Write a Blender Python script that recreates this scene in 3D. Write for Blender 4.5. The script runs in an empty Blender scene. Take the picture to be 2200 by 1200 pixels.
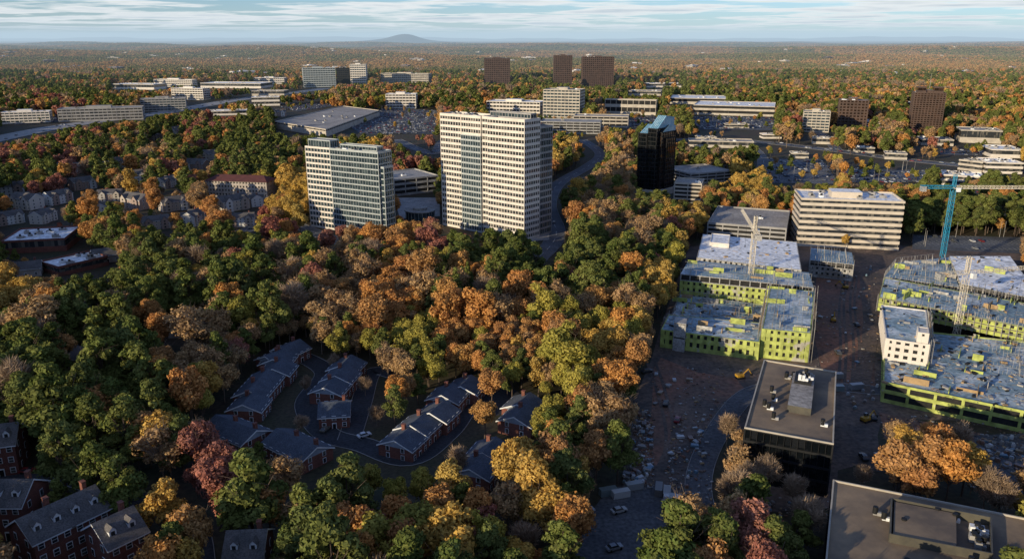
import bpy, math, random
import numpy as np
from mathutils import Vector
random.seed(7); RNG=np.random.default_rng(7)
SC=bpy.context.scene
H=120.0; F=1711.0; TH=math.atan(518/1711); cT=math.cos(TH); sT=math.sin(TH)
# ---- survey helpers: bearing/depression -> real ground coordinates (metres)
def P(u,v,z=0.0):
    yv=(600-v)/F; t=(H-z)/(sT-yv*cT)
    return ((u-1100)/F*t,(yv*sT+cT)*t)
def hgt(vt,vb):
    y=P(1100,vb)[1]; yv=(600-vt)/F
    return H-y*(sT-yv*cT)/(yv*sT+cT)
def proj(x,y,z):
    d=y*cT-(z-H)*sT; w=y*sT+(z-H)*cT
    return 1100+F*x/d, 600-F*w/d
def smooth(t): t=np.clip(t,0,1); return t*t*(3-2*t)
def hills(x,y):
    a=26*smooth((y-2700)/3000.)
    return a*(np.sin(x/900+1)*np.sin(y/1300.)+.6*np.sin(x/370.+y/510.)+.3)
KEEP=[];FOOT=[];OPEN=[]
# ---------------- materials
def nt(name):
    m=bpy.data.materials.new(name); m.use_nodes=True; n=m.node_tree; n.nodes.clear(); return m,n
def mat(name,c,c2=None,sc=.3,r=.85,metal=0,spec=.3,lo=.4,hi=.65,fine=0,bump=0):
    m,n=nt(name); N=n.nodes.new; L=n.links.new
    o=N('ShaderNodeOutputMaterial'); b=N('ShaderNodeBsdfPrincipled'); L(b.outputs[0],o.inputs[0])
    b.inputs['Roughness'].default_value=r; b.inputs['Metallic'].default_value=metal
    b.inputs['Specular IOR Level'].default_value=spec
    if c2 is None: c2=tuple(x*.7 for x in c)
    g=N('ShaderNodeNewGeometry'); t=N('ShaderNodeTexNoise'); t.inputs['Scale'].default_value=sc; t.inputs['Detail'].default_value=6
    t.inputs['Roughness'].default_value=.65
    L(g.outputs['Position'],t.inputs['Vector'])
    rp=N('ShaderNodeValToRGB'); rp.color_ramp.elements[0].position=lo; rp.color_ramp.elements[1].position=hi
    rp.color_ramp.elements[0].color=(*c,1); rp.color_ramp.elements[1].color=(*c2,1); L(t.outputs[0],rp.inputs[0])
    out=rp.outputs[0]
    if fine:
        t2=N('ShaderNodeTexNoise'); t2.inputs['Scale'].default_value=fine; t2.inputs['Detail'].default_value=3; L(g.outputs['Position'],t2.inputs['Vector'])
        mr=N('ShaderNodeMapRange'); mr.inputs[1].default_value=.3; mr.inputs[2].default_value=.7; mr.inputs[3].default_value=.6; mr.inputs[4].default_value=1.35
        L(t2.outputs[0],mr.inputs[0]); vm=N('ShaderNodeVectorMath'); vm.operation='SCALE'; L(out,vm.inputs[0]); L(mr.outputs[0],vm.inputs['Scale']); out=vm.outputs[0]
    L(out,b.inputs['Base Color'])
    return m
def glass(name,c,c2,sn=1.7,r0=.06,metal=0,spec=.8):
    m,n=nt(name); N=n.nodes.new; L=n.links.new
    o=N('ShaderNodeOutputMaterial'); b=N('ShaderNodeBsdfPrincipled'); L(b.outputs[0],o.inputs[0])
    g=N('ShaderNodeNewGeometry'); s=N('ShaderNodeVectorMath'); s.operation='SNAP'; s.inputs[1].default_value=(sn,sn,3.3)
    L(g.outputs['Position'],s.inputs[0]); w=N('ShaderNodeTexWhiteNoise'); L(s.outputs[0],w.inputs[0])
    rp=N('ShaderNodeValToRGB'); rp.color_ramp.elements[0].position=.5; rp.color_ramp.elements[1].position=1
    rp.color_ramp.elements[0].color=(*c,1); rp.color_ramp.elements[1].color=(*c2,1); L(w.outputs[0],rp.inputs[0]); L(rp.outputs[0],b.inputs['Base Color'])
    b.inputs['Roughness'].default_value=r0; b.inputs['Specular IOR Level'].default_value=spec; b.inputs['Metallic'].default_value=metal
    return m
FB=1.72
def foliage(name,cols,alt,attr_hue=False,fb=None):
    fb=fb or FB; cols=[tuple(min(.65,x*fb) for x in c) for c in cols]; alt=tuple(min(.65,x*fb) for x in alt)
    m,n=nt(name); N=n.nodes.new; L=n.links.new
    o=N('ShaderNodeOutputMaterial'); rp=N('ShaderNodeValToRGB')
    e=rp.color_ramp.elements
    while len(e)<len(cols): e.new(.5)
    for i,c in enumerate(cols): e[i].position=i/(len(cols)-1); 
    for i,c in enumerate(cols): e[i].color=(*c,1)
    if attr_hue:
        a=N('ShaderNodeAttribute'); a.attribute_name='hue'; L(a.outputs['Fac'],rp.inputs[0]); base=rp.outputs[0]
    else:
        oi=N('ShaderNodeObjectInfo'); L(oi.outputs['Random'],rp.inputs[0])
        a=N('ShaderNodeAttribute'); a.attribute_name='hue'; mx=N('ShaderNodeMix'); mx.data_type='RGBA'
        mm=N('ShaderNodeMath'); mm.operation='MULTIPLY'; mm.inputs[1].default_value=.6; L(a.outputs['Fac'],mm.inputs[0]); L(mm.outputs[0],mx.inputs['Factor'])
        L(rp.outputs[0],mx.inputs['A']); mx.inputs['B'].default_value=(*alt,1); base=mx.outputs['Result']
    s=N('ShaderNodeAttribute'); s.attribute_name='shade'; vm=N('ShaderNodeVectorMath'); vm.operation='SCALE'; L(base,vm.inputs[0]); L(s.outputs['Fac'],vm.inputs['Scale'])
    d=N('ShaderNodeBsdfDiffuse'); t=N('ShaderNodeBsdfTranslucent'); L(vm.outputs[0],d.inputs[0]); L(vm.outputs[0],t.inputs[0])
    x=N('ShaderNodeMixShader'); x.inputs[0].default_value=.22; L(d.outputs[0],x.inputs[1]); L(t.outputs[0],x.inputs[2]); L(x.outputs[0],o.inputs[0])
    return m
def paintmat(name,cols,r=.35):
    m,n=nt(name); N=n.nodes.new; L=n.links.new
    o=N('ShaderNodeOutputMaterial'); b=N('ShaderNodeBsdfPrincipled'); L(b.outputs[0],o.inputs[0]); oi=N('ShaderNodeObjectInfo'); rp=N('ShaderNodeValToRGB')
    rp.color_ramp.interpolation='CONSTANT'; e=rp.color_ramp.elements
    while len(e)<len(cols): e.new(.5)
    for i,c in enumerate(cols): e[i].position=i/len(cols)
    for i,c in enumerate(cols): e[i].color=(*c,1)
    L(oi.outputs['Random'],rp.inputs[0]); L(rp.outputs[0],b.inputs['Base Color']); b.inputs['Roughness'].default_value=r
    return m
m_ground=mat('forest_floor',(.06,.042,.025),(.04,.045,.02),.05,fine=.6)
m_asph=mat('asphalt',(.12,.128,.14),(.075,.08,.09),.05,fine=.8)
m_asph3=mat('fresh_asphalt',(.045,.047,.053),(.032,.034,.039),.08,fine=1.2)
m_asph2=mat('worn_asphalt',(.12,.12,.12),(.075,.075,.08),.06,fine=1.0)
m_conc=mat('concrete',(.38,.36,.33),(.24,.24,.23),.15,fine=1.5)
m_dirt=mat('red_clay_dirt',(.25,.12,.075),(.14,.095,.07),.05,fine=.6,lo=.4,hi=.65)
m_dirt2=mat('grey_mud',(.19,.13,.095),(.075,.064,.056),.06,fine=.7,lo=.35,hi=.6)
m_grass=mat('lawn',(.05,.046,.022),(.065,.05,.03),.08,fine=.9)
m_line=mat('white_marking',(.7,.7,.68),r=.6)
m_white=mat('white_precast',(.70,.63,.54),(.60,.54,.46),.15)
m_tan=mat('tan_precast',(.60,.51,.40),(.50,.43,.34),.15)
m_white2=mat('white_trim',(.75,.75,.73),(.6,.6,.6),.4)
m_cream=mat('cream_stucco',(.52,.46,.37),(.38,.33,.27),.15)
m_grey=mat('grey_concrete_wall',(.36,.34,.31),(.25,.24,.23),.12)
m_brown=mat('brown_granite',(.095,.058,.042),(.065,.042,.032),.1,r=.5)
m_olive=mat('dark_olive_cladding',(.10,.09,.065),(.06,.055,.045),.2,r=.6)
m_dkm=mat('dark_mullion',(.018,.018,.018),r=.6,spec=.2)
m_tealm=mat('aluminium_mullion',(.42,.44,.42),(.34,.37,.36),.2,r=.4)
m_roofw=mat('white_membrane_roof',(.84,.84,.83),(.55,.57,.6),.06,fine=.5,lo=.47,hi=.72)
m_roofg=mat('grey_gravel_roof',(.38,.35,.31),(.23,.21,.19),.06,fine=.8)
m_roofd=mat('weathered_tar_roof',(.32,.23,.14),(.13,.10,.075),.05,lo=.35,hi=.62)
m_rim=mat('pale_roof_rim',(.45,.40,.32),(.36,.32,.26),.3)
m_shing=mat('blue_grey_shingles',(.085,.098,.12),(.06,.07,.088),.3,fine=3)
m_shing2=mat('grey_brown_shingles',(.14,.125,.115),(.09,.085,.08),.3,fine=3)
m_redroof=mat('red_roof',(.13,.045,.038),(.09,.035,.03),.3)
m_brick=mat('red_brick',(.21,.08,.055),(.14,.058,.043),.5,fine=4)
m_beige=mat('beige_siding',(.45,.39,.33),(.33,.28,.24),.3)
m_house=paintmat('house_siding',[(.55,.5,.43),(.62,.61,.58),(.4,.34,.28),(.5,.44,.36),(.3,.22,.18)],.8)
m_siding=mat('grey_blue_siding',(.3,.33,.37),(.22,.25,.28),.3)
m_gteal=glass('teal_glass',(.035,.055,.065),(.10,.135,.14),metal=.25)
m_gdark=glass('dark_glass',(.035,.038,.04),(.16,.145,.12))
m_gblack=glass('black_glass',(.006,.008,.01),(.02,.022,.025),r0=.04,metal=.3)
m_gblue=glass('blue_skylight',(.2,.40,.52),(.36,.55,.64),metal=.1,r0=.25,sn=3)
m_gbronze=glass('bronze_glass',(.03,.02,.016),(.10,.055,.035),metal=.4)
m_open=mat('opening_shade_paint',(.015,.015,.014),(.03,.028,.025),.5)  # near-black colour stands in for the shade inside openings
m_sheath=mat('yellow_green_sheathing',(.38,.42,.11),(.33,.31,.25),.10,lo=.60,hi=.62,fine=.4)
m_sheath3=mat('mixed_sheathing',(.31,.30,.27),(.36,.40,.12),.07,lo=.52,hi=.54,fine=.4)
m_sheath2=mat('grey_sheathing',(.32,.30,.27),(.44,.43,.4),.12,fine=.8,lo=.45,hi=.6)
m_slab=mat('wet_concrete_deck',(.23,.32,.36),(.58,.62,.62),.06,fine=.7,lo=.46,hi=.62)
m_steel=mat('galvanised_steel',(.36,.34,.31),r=.5,metal=.2)
m_wood=mat('raw_lumber',(.40,.27,.14),(.3,.2,.1),.6)
m_blue=mat('blue_crane_paint',(.02,.24,.38),r=.45)
m_cwhite=mat('cream_crane_paint',(.66,.58,.45),r=.5)
m_yel=mat('yellow_machine_paint',(.45,.25,.03),r=.45)
m_tyre=mat('tyre_rubber',(.02,.02,.02))
m_bark=mat('bark',(.12,.085,.06),(.07,.05,.04),1.2)
m_barkp=mat('pale_bark',(.26,.19,.13),(.17,.125,.09),1.2)
m_paint=paintmat('car_paint',[(.6,.6,.6),(.25,.26,.27),(.02,.02,.02),(.07,.075,.08),(.2,.02,.02),(.03,.05,.12),(.38,.38,.37),(.12,.11,.09),(.05,.05,.055),(.16,.17,.18)])
m_clut=paintmat('wrapped_goods',[(.5,.5,.48),(.22,.22,.22),(.12,.2,.26),(.26,.18,.11),(.3,.31,.30),(.16,.2,.2),(.2,.11,.07),(.25,.23,.2),(.14,.125,.11)])
m_hill=mat('distant_forest_ground',(.22,.13,.07),(.11,.10,.05),.0015,fine=.02)
m_mount=mat('mountain_woods',(.08,.08,.07),(.06,.065,.06),.002)
FOL={'P':foliage('pine_needles',[(.055,.08,.02),(.08,.10,.025),(.10,.115,.03),(.065,.085,.028)],(.14,.13,.04),fb=1.6),
'G':foliage('yellow_green_leaves',[(.18,.165,.03),(.15,.14,.033),(.22,.19,.04)],(.27,.21,.045)),
'O':foliage('rust_orange_leaves',[(.29,.125,.04),(.22,.10,.042),(.33,.15,.04),(.20,.11,.055),(.29,.16,.05)],(.35,.19,.06)),
'Y':foliage('golden_leaves',[(.32,.20,.04),(.30,.175,.04),(.28,.2,.055)],(.36,.25,.075)),
'R':foliage('red_leaves',[(.17,.055,.04),(.22,.085,.055),(.16,.065,.05),(.23,.11,.075)],(.27,.12,.08)),
'B':foliage('bare_twigs',[(.19,.135,.09),(.22,.155,.10),(.15,.11,.075)],(.26,.185,.12)),
'T':foliage('faded_tan_leaves',[(.24,.145,.07),(.21,.125,.065),(.27,.165,.075),(.18,.115,.065)],(.30,.2,.09)),
'M':foliage('mixed_distant_canopy',[(.09,.10,.035),(.115,.115,.04),(.14,.12,.05),(.17,.135,.06),(.20,.13,.065),(.23,.14,.065),(.26,.15,.065),(.28,.18,.07)],(.1,.1,.1),True,1.9)}
# ---------------- mesh builder
def link(o): SC.collection.objects.link(o)
def thing(name,label,cat,loc=(0,0,0),group=None):
    o=bpy.data.objects.new(name,None); o.empty_display_size=.5; o.location=loc; link(o)
    o['label']=label; o['category']=cat
    if group: o['group']=group
    return o
class M:
    def __init__(s): s.v=[];s.f=[];s.m=[]
    def poly(s,pts,mi=0):
        k=len(s.v); s.v+= [tuple(p) for p in pts]; s.f.append(tuple(range(k,k+len(pts)))); s.m.append(mi)
    def prism(s,poly,z0,z1,mi=0,cap=True,bot=False,tmi=None):
        n=len(poly); k=len(s.v)
        s.v+=[(p[0],p[1],z0) for p in poly]+[(p[0],p[1],z1) for p in poly]
        for i in range(n):
            j=(i+1)%n; s.f.append((k+i,k+j,k+n+j,k+n+i)); s.m.append(mi)
        if cap: s.f.append(tuple(range(k+n,k+2*n))); s.m.append(mi if tmi is None else tmi)
        if bot: s.f.append(tuple(range(k+n-1,k-1,-1))); s.m.append(mi)
    def box(s,x,y,z,sx,sy,sz,rot=0,mi=0,tmi=None):
        c,n=math.cos(rot),math.sin(rot)
        s.prism([(x+a*sx/2*c-b*sy/2*n,y+a*sx/2*n+b*sy/2*c) for a,b in ((-1,-1),(1,-1),(1,1),(-1,1))],z,z+sz,mi,True,True,tmi)
    def cyl(s,x,y,z,r,h,n=12,mi=0): s.prism([(x+r*math.cos(6.2832*i/n),y+r*math.sin(6.2832*i/n)) for i in range(n)],z,z+h,mi)
    def beam(s,a,b,w,mi=0,w2=None,n=4):
        a=Vector(a);b=Vector(b);d=(b-a); 
        if d.length<1e-4: return
        d.normalize(); q=d.orthogonal().normalized(); r=d.cross(q); w2=w if w2 is None else w2; k=len(s.v)
        for p,ww in((a,w),(b,w2)):
            for i in range(n):
                t=6.28318*i/n+.785; s.v.append(tuple(p+(q*math.cos(t)+r*math.sin(t))*ww*.7))
        for i in range(n):
            j=(i+1)%n; s.f.append((k+i,k+j,k+n+j,k+n+i)); s.m.append(mi)
        s.f.append(tuple(range(k+n,k+2*n))); s.m.append(mi)
    def mesh(s,name,mats,o=(0,0,0)):
        me=bpy.data.meshes.new(name); me.from_pydata([(a-o[0],b-o[1],c-o[2]) for a,b,c in s.v],[],s.f)
        for q in (mats if isinstance(mats,(list,tuple)) else [mats]): me.materials.append(q)
        me.polygons.foreach_set('material_index',s.m); me.update(); return me
    def obj(s,name,mats,root=None,**kw):
        if not s.f: return None
        o=bpy.data.objects.new(name,s.mesh(name,mats,root.location if root else (0,0,0))); link(o)
        if root: o.parent=root
        for k,v in kw.items(): o[k]=v
        return o
def ccw(p):
    a=sum(p[i][0]*p[(i+1)%len(p)][1]-p[(i+1)%len(p)][0]*p[i][1] for i in range(len(p)))
    return list(p) if a>0 else list(p)[::-1]
def inset(poly,d):
    n=len(poly); out=[]
    for i in range(n):
        a,b,c=poly[i-1],poly[i],poly[(i+1)%n]
        e1=Vector((b[0]-a[0],b[1]-a[1])).normalized(); e2=Vector((c[0]-b[0],c[1]-b[1])).normalized()
        n1=Vector((-e1.y,e1.x)); n2=Vector((-e2.y,e2.x)); q=n1+n2; q=q/max(.3,q.dot(n1)); out.append((b[0]+q.x*d,b[1]+q.y*d))
    return out
def quad(uL,vL,uR,vR,h,depth,yb=None,lim=.3):
    a=P(uL,vL,h);b=P(uR,vR,h)
    if yb:
        X=lambda u,y:(u-1100)/F*(y*cT+(H-h)*sT)
        a=(X(uL,yb),yb); w=X(uR,yb)-a[0]; dy=max(-lim*w,min(lim*w,b[1]-P(uL,vL,h)[1])); b=(X(uR,yb+dy),yb+dy)
    e=Vector((b[0]-a[0],b[1]-a[1])).normalized(); n=(-e.y*depth,e.x*depth)
    return [a,b,(b[0]+n[0],b[1]+n[1]),(a[0]+n[0],a[1]+n[1])]
def sub(q,a0,a1,b0,b1):
    f=lambda a,b: tuple((q[0][k]*(1-a)+q[1][k]*a)*(1-b)+(q[3][k]*(1-a)+q[2][k]*a)*b for k in(0,1))
    return [f(a0,b0),f(a1,b0),f(a1,b1),f(a0,b1)]
def reg(poly,h,keep,pad=4):
    FOOT.append((inset(poly,-4.5)))
    if keep>0:
        pts=[proj(x,y,h) for x,y in poly]+[proj(x,y,h*(1-keep)) for x,y in poly]
        us=[p[0] for p in pts];vs=[p[1] for p in pts]
        KEEP.append((min(us)-pad,max(us)+pad,min(vs),max(vs),max(p[1] for p in poly)))
def volume(root,poly,z0,h,fl,wall,gl,roof,sill=.45,pier=0,pw=.5,par=.9,wname='window_band',rim=None):
    poly=ccw(poly); W=M(); fh=(h-z0)/fl
    for i in range(fl): W.prism(poly,z0+i*fh,z0+(i+sill)*fh,0,True,True)
    W.prism(poly,h-.35,h,0,True,True,1)
    n=len(poly); ins=inset(poly,.35); pm=2 if rim else 0
    for i in range(n):
        a=Vector(poly[i]);b=Vector(poly[(i+1)%n]); L=(b-a).length; e=(b-a)/L; rot=math.atan2(e.y,e.x); nn=Vector((e.y,-e.x))
        c=(a+b)/2-nn*.2
        if par:
            W.box(c.x,c.y,h+.002,L-.82,.38,par,rot,pm)
            W.box(a.x+(e.x-nn.x)*.2,a.y+(e.y-nn.y)*.2,h+.003,.42,.42,par+.01,rot,pm)
        if pier:
            k=max(1,round(L/pier))
            for j in range(k+1):
                q=a+e*(L*j/k) if 0<j<k else (a+e*pw*.5 if j==0 else b-e*pw*.5)
                q=q-nn*.16; W.box(q.x,q.y,z0+.01,pw,.44,h-z0-.05,rot)
    W.obj('wall',[wall,roof]+([rim] if rim else []),root)
    for i in range(fl):
        G=M(); G.prism(ins,z0+(i+sill)*fh-.02,min(z0+(i+1)*fh+.02,h-.3),0,False); G.obj(wname,gl,root)
def units(root,poly,h,n,mats=None,big=1):
    for k in range(n):
        a,b=random.uniform(.12,.88),random.uniform(.15,.85)
        if len(poly)==4: x,y=sub(poly,a,a,b,b)[0]
        else: continue
        e=Vector((poly[1][0]-poly[0][0],poly[1][1]-poly[0][1])); rot=math.atan2(e.y,e.x)
        U=M(); sx,sy=random.uniform(1.8,4.2)*big,random.uniform(1.5,2.8)*big; U.box(x,y,h+.05,sx,sy,random.uniform(1,1.9),rot); U.cyl(x,y,h+.5,.6,1.7,10,1); U.box(x+math.cos(rot)*(sx/2+.5),y+math.sin(rot)*(sx/2+.5),h+.05,.9,.8,.8,rot)
        U.obj('rooftop_unit',[random.choice([m_steel,m_white2,m_grey]),m_dkm],root)
def center(p): return (sum(a[0] for a in p)/len(p),sum(a[1] for a in p)/len(p),0)
def bq(name,label,uL,vL,uR,vR,vb,dep,fl,wall,gl,roof=None,sill=.45,pier=0,pw=.5,keep=.75,nu=5,ph=True,par=.9,cat='building',wn='window_band',h=None,poly=None):
    h=h or hgt(vL,vb); q=poly or quad(uL,vL,uR,vR,h,dep,P(1100,vb)[1] if vb<330 else None); roof=roof or m_roofg
    r=thing(name,label,cat,center(q)); volume(r,q,0,h,fl,wall,gl,roof,sill,pier,pw,par,wn); reg(ccw(q),h,keep)
    if ph and len(q)==4:
        s=sub(q,.32,.62,.3,.7); U=M(); U.prism(s,h,h+3.6,0,True,False,1); U.obj('penthouse',[wall,roof],r)
    units(r,q,h,nu); return r,q,h
# ---------------- landmark towers
h=hgt(316,486); q=quad(655,316,812,330,h,13)
r=thing('office_tower','glass and pale banded office tower above autumn trees','office tower',center(q)); reg(q,h,.82)
volume(r,sub(q,0,.35,0,1),0,h,15,m_white,m_gteal,m_roofg,.34,2.6,.28,.9)
volume(r,sub(q,.352,1.0,-.015,1.0),0,h-.03,15,m_tealm,m_gteal,m_roofg,.22,2.2,.16,1.0)
volume(r,sub(q,1.002,1.05,.1,.8),0,h-9,12,m_tealm,m_gteal,m_roofg,.2,2.4,.16,.9)
volume(r,sub(q,.03,.34,.1,.75),h,h+5,1,m_tealm,m_gteal,m_roofg,.1,2.4,.16,.4)
volume(r,sub(q,.4,.9,.5,.95),h,h+2.6,1,m_tealm,m_gteal,m_roofg,.2,2.4,.16,.4); units(r,sub(q,.35,.9,0,.3),h,4)
h=hgt(262,518); pR=P(1128,262,h); pL=P(945,247,h)
e=Vector((pR[0]-pL[0],pR[1]-pL[1])).normalized(); dp=15; q=[pL,pR,(pR[0]-e.y*dp,pR[1]+e.x*dp),(pL[0]-e.y*dp,pL[1]+e.x*dp)]
r=thing('office_tower','tall white precast office tower with green glass bay','office tower',center(q)); reg(q,h,.92,8); FOOT.append(inset(q,-14))
volume(r,sub(q,0,.26,0,1),0,h,20,m_white,m_gdark,m_roofg,.42,2.2,.32,1.4)
volume(r,sub(q,.262,.50,-.03,1),0,h-11,17,m_tealm,m_gteal,m_roofg,.3,2.2,.25,.2)
volume(r,sub(q,.262,.50,0,1),h-10.9,h,3,m_white,m_gdark,m_roofg,.42,2.2,.32,1.4)
volume(r,sub(q,.502,.58,.06,1),0,h,20,m_white,m_gdark,m_roofg,.42,2.2,.32,1.4)
volume(r,sub(q,.582,1,-.03,1),0,h,20,m_white,m_gdark,m_roofg,.44,2.2,.32,1.4)
volume(r,sub(q,.5,.96,.6,.97),h,h+3.6,1,m_grey,m_gteal,m_roofg,.35,2.4,.3,.4)
volume(r,sub(q,.74,.99,1.002,1.9),0,h-5,17,m_grey,m_gteal,m_roofg,.3,2.4,.2,.9); units(r,sub(q,.02,.45,.2,.8),h,7)
# black stepped glass tower
h=hgt(264,404); q=quad(1372,272,1410,275,h,29); r=thing('office_tower','black mirrored glass tower with sloped blue skylight','office tower',center(q)); reg(q,h,.93)
volume(r,sub(q,0,.5,0,.95),0,h-5,15,m_dkm,m_gblack,m_roofg,.12,3,.12,.3); volume(r,sub(q,.502,1,.04,1),0,h-1,16,m_dkm,m_gblack,m_roofg,.12,3,.12,.3)
volume(r,sub(q,1.002,1.12,.2,1.0),0,h-4,15,m_dkm,m_gbronze,m_roofg,.12,3,.12,.3); volume(r,sub(q,1.122,1.2,.4,.9),0,h-9,14,m_dkm,m_gbronze,m_roofg,.12,3,.12,.3)
volume(r,sub(q,-.1,-.002,.2,.8),0,h-14,12,m_dkm,m_gblack,m_roofg,.12,3,.12,.3)
for i,(a0,a1,b0,b1,dz,rise) in enumerate([(0.02,.48,.06,.9,-5,6),(.52,.98,.1,.98,-.8,9),(1.01,1.11,.25,.95,-4,5)]):
    a,b,c,d=sub(q,a0,a1,b0,b1); S=M(); z1=h+dz; z2=z1+rise; m1=((b[0]+c[0])/2,(b[1]+c[1])/2); m0=((a[0]+d[0])/2,(a[1]+d[1])/2)
    S.poly([(*a,z1),(*b,z1),(*m1,z2),(*m0,z2)]); S.poly([(*m0,z2),(*m1,z2),(*c,z1+rise*.8),(*d,z1+rise*.8)]); S.poly([(*b,z1),(*c,z1),(*c,z1+rise*.8),(*m1,z2)]); S.poly([(*d,z1),(*a,z1),(*m0,z2),(*d,z1+rise*.8)]); S.poly([(*c,z1),(*d,z1),(*d,z1+rise*.8),(*c,z1+rise*.8)])
    for t in (.2,.4,.6,.8):
        p0=Vector((*a,z1)).lerp(Vector((*b,z1)),t); p1=Vector((*m0,z2)).lerp(Vector((*m1,z2)),t); S.beam(p0,p1,.25,1)
    S.obj('skylight_roof',[m_gblue,m_dkm],r)
B=M(); B.prism(inset(ccw(sub(q,-.1,1.18,0,1)),-1.2),0,5); B.obj('base_arcade',m_cream,r)
# white banded office
bq('office_building','pale office building with dark ribbon windows and rooftop plant',1722,428,1945,436,528,30,8,m_tan,m_gdark,m_roofw,.5,0,keep=.95,nu=14)
# ---------------- generic buildings
g='parking_garage'
for a in [
('office_building','long pale concrete office with ribbon windows beside highway',122,236,305,226,262,38,4,m_grey,m_gdark),
('office_building','stepped grey office wing with flat roof',300,214,398,212,240,30,5,m_grey,m_gteal),
('office_building','white mid rise office near the highway',367,190,435,191,214,25,5,m_white,m_gdark),
('office_building','white office with blue glass bands',0,243,105,240,266,24,4,m_white,m_gteal),
('office_building','small white hotel block among trees',330,171,412,172,186,22,4,m_white,m_gdark),
('office_building','teal glass office block over woodland',650,147,720,146,188,30,9,m_tealm,m_gteal),
('office_building','dark glass office block over woodland',722,147,749,147,182,22,8,m_dkm,m_gblack),
('office_building','pale office tower with green glass corner',751,139,785,139,182,24,9,m_white,m_gteal),
('office_building','square white office with small windows',828,203,893,203,233,28,5,m_white,m_gdark),
('apartment_building','long cream apartment block with brick accents',818,158,920,159,177,30,5,m_cream,m_gdark),
('office_tower','brown granite office tower with banded windows',1040,126,1096,126,184,70,14,m_brown,m_gbronze),
('office_tower','slim dark brown office tower',1190,120,1230,120,186,35,16,m_brown,m_gbronze),
('office_tower','broad brown glass tower with flared top',1252,123,1320,123,190,40,16,m_brown,m_gbronze),
('office_building','pale green and white office with stepped roof',1167,193,1246,196,252,38,9,m_cream,m_gteal),
('office_building','low white office with flat roof',1045,218,1160,221,241,42,3,m_white,m_gdark),
('office_building','pale green mid rise office',1727,240,1785,246,283,26,7,m_cream,m_gteal),
('office_tower','brown brick office block with dark windows',1804,216,1868,219,272,30,9,m_brown,m_gbronze),
('office_building','low tan flat roofed shop building',2065,280,2155,300,306,40,1,m_cream,m_gdark),
('office_building','low white service building by car park',2120,350,2200,352,372,32,2,m_white,m_gdark),
('office_building','small beige restaurant with flat roof',1745,297,1797,299,309,18,1,m_cream,m_gdark),
('office_building','small pale bank building',1902,330,1950,332,342,20,1,m_cream,m_gdark),
('office_building','white two storey retail block',2022,376,2112,382,398,26,2,m_white,m_gdark),
('office_building','pale retail block on the avenue',2060,344,2112,350,364,24,2,m_cream,m_gdark),
('warehouse','low white warehouse roof beyond the highway',430,179,560,180,189,70,1,m_white,m_gdark),
('warehouse','low white building beside tree belt',440,240,530,238,249,30,1,m_white,m_gdark),
('warehouse','white shed behind the offices',540,210,600,209,228,30,2,m_white,m_gdark),
('warehouse','pale distribution building in the trees',240,181,330,182,192,50,1,m_white,m_gdark),
('warehouse','low cream building beside the highway',540,196,610,196,206,40,1,m_cream,m_gdark),
('apartment_building','white apartment block on the ridge',545,168,610,168,180,30,3,m_white,m_gdark),
('shopping_mall','low white roofed store by the car park',1960,222,2030,222,230,40,1,m_cream,m_gdark),
('warehouse','tan roofed store beside the avenue',1350,196,1420,197,205,50,1,m_cream,m_gdark),
('office_building','low pale building at the car park edge',2130,322,2200,324,338,40,1,m_white,m_gdark),
('restaurant','small cream restaurant inside the car park',1560,268,1610,268,276,20,1,m_cream,m_gdark),
('restaurant','small white roofed bank inside the car park',1640,290,1680,290,298,16,1,m_white,m_gdark),
('restaurant','small tan shop beside the avenue',1500,296,1540,296,304,18,1,m_cream,m_gdark),
('warehouse','long white roofed strip of shops',1480,303,1620,306,316,26,1,m_cream,m_gdark),
('restaurant','small pale shop in the car park',1700,330,1738,331,340,16,1,m_cream,m_gdark),
('restaurant','low tan roofed diner by the avenue',1840,318,1880,319,328,16,1,m_cream,m_gdark),
('warehouse','flat roofed store behind the office block',1980,300,2050,302,312,30,1,m_cream,m_gdark),
('office_building','low white office beside the avenue trees',1850,262,1910,262,272,26,2,m_white,m_gdark),
('office_building','low brick and white school in the woods',1390,180,1470,180,188,40,1,m_white,m_gdark),
('office_building','low white roofed school building',0,521,140,514,546,34,1,m_brick,m_gdark),
('office_building','low brick building with white roof',125,576,232,552,594,20,1,m_brick,m_gdark),
('shopping_mall','broad cream department store with flat roof',1440,211,1560,213,223,90,1,m_cream,m_open),
('shopping_mall','long cream shopping mall wing',1490,226,1665,232,246,95,2,m_cream,m_open)]:
    rf=m_roofw if a[9] in (m_white,m_brick) or 'mall' in a[0] else m_roofg
    bq(*a,roof=rf,pier=(5 if a[9]==m_brown else 0 if a[8]<3 else 6),pw=(1.8 if a[9]==m_brown else .7),cat=a[0].replace('_',' '),nu=10 if a[8]<3 else 4,ph=a[8]>2,keep=.92 if a[6]<300 else .7)
r,q,h=bq('office_tower','bronze glass tower with twin crown and antenna',1965,200,2034,206,278,32,17,m_brown,m_gbronze,pier=4,pw=1.2,cat='office tower',keep=.9)
A=M(); volume(r,sub(q,.1,.38,.2,.8),h,h+7,1,m_brown,m_gbronze,m_roofg); volume(r,sub(q,.62,.92,.2,.8),h,h+7,1,m_brown,m_gbronze,m_roofg); x,y=sub(q,.5,.5,.5,.5)[0]; A.beam((x,y,h),(x,y,h+26),.5,0,.15); A.obj('antenna',m_steel,r)
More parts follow.
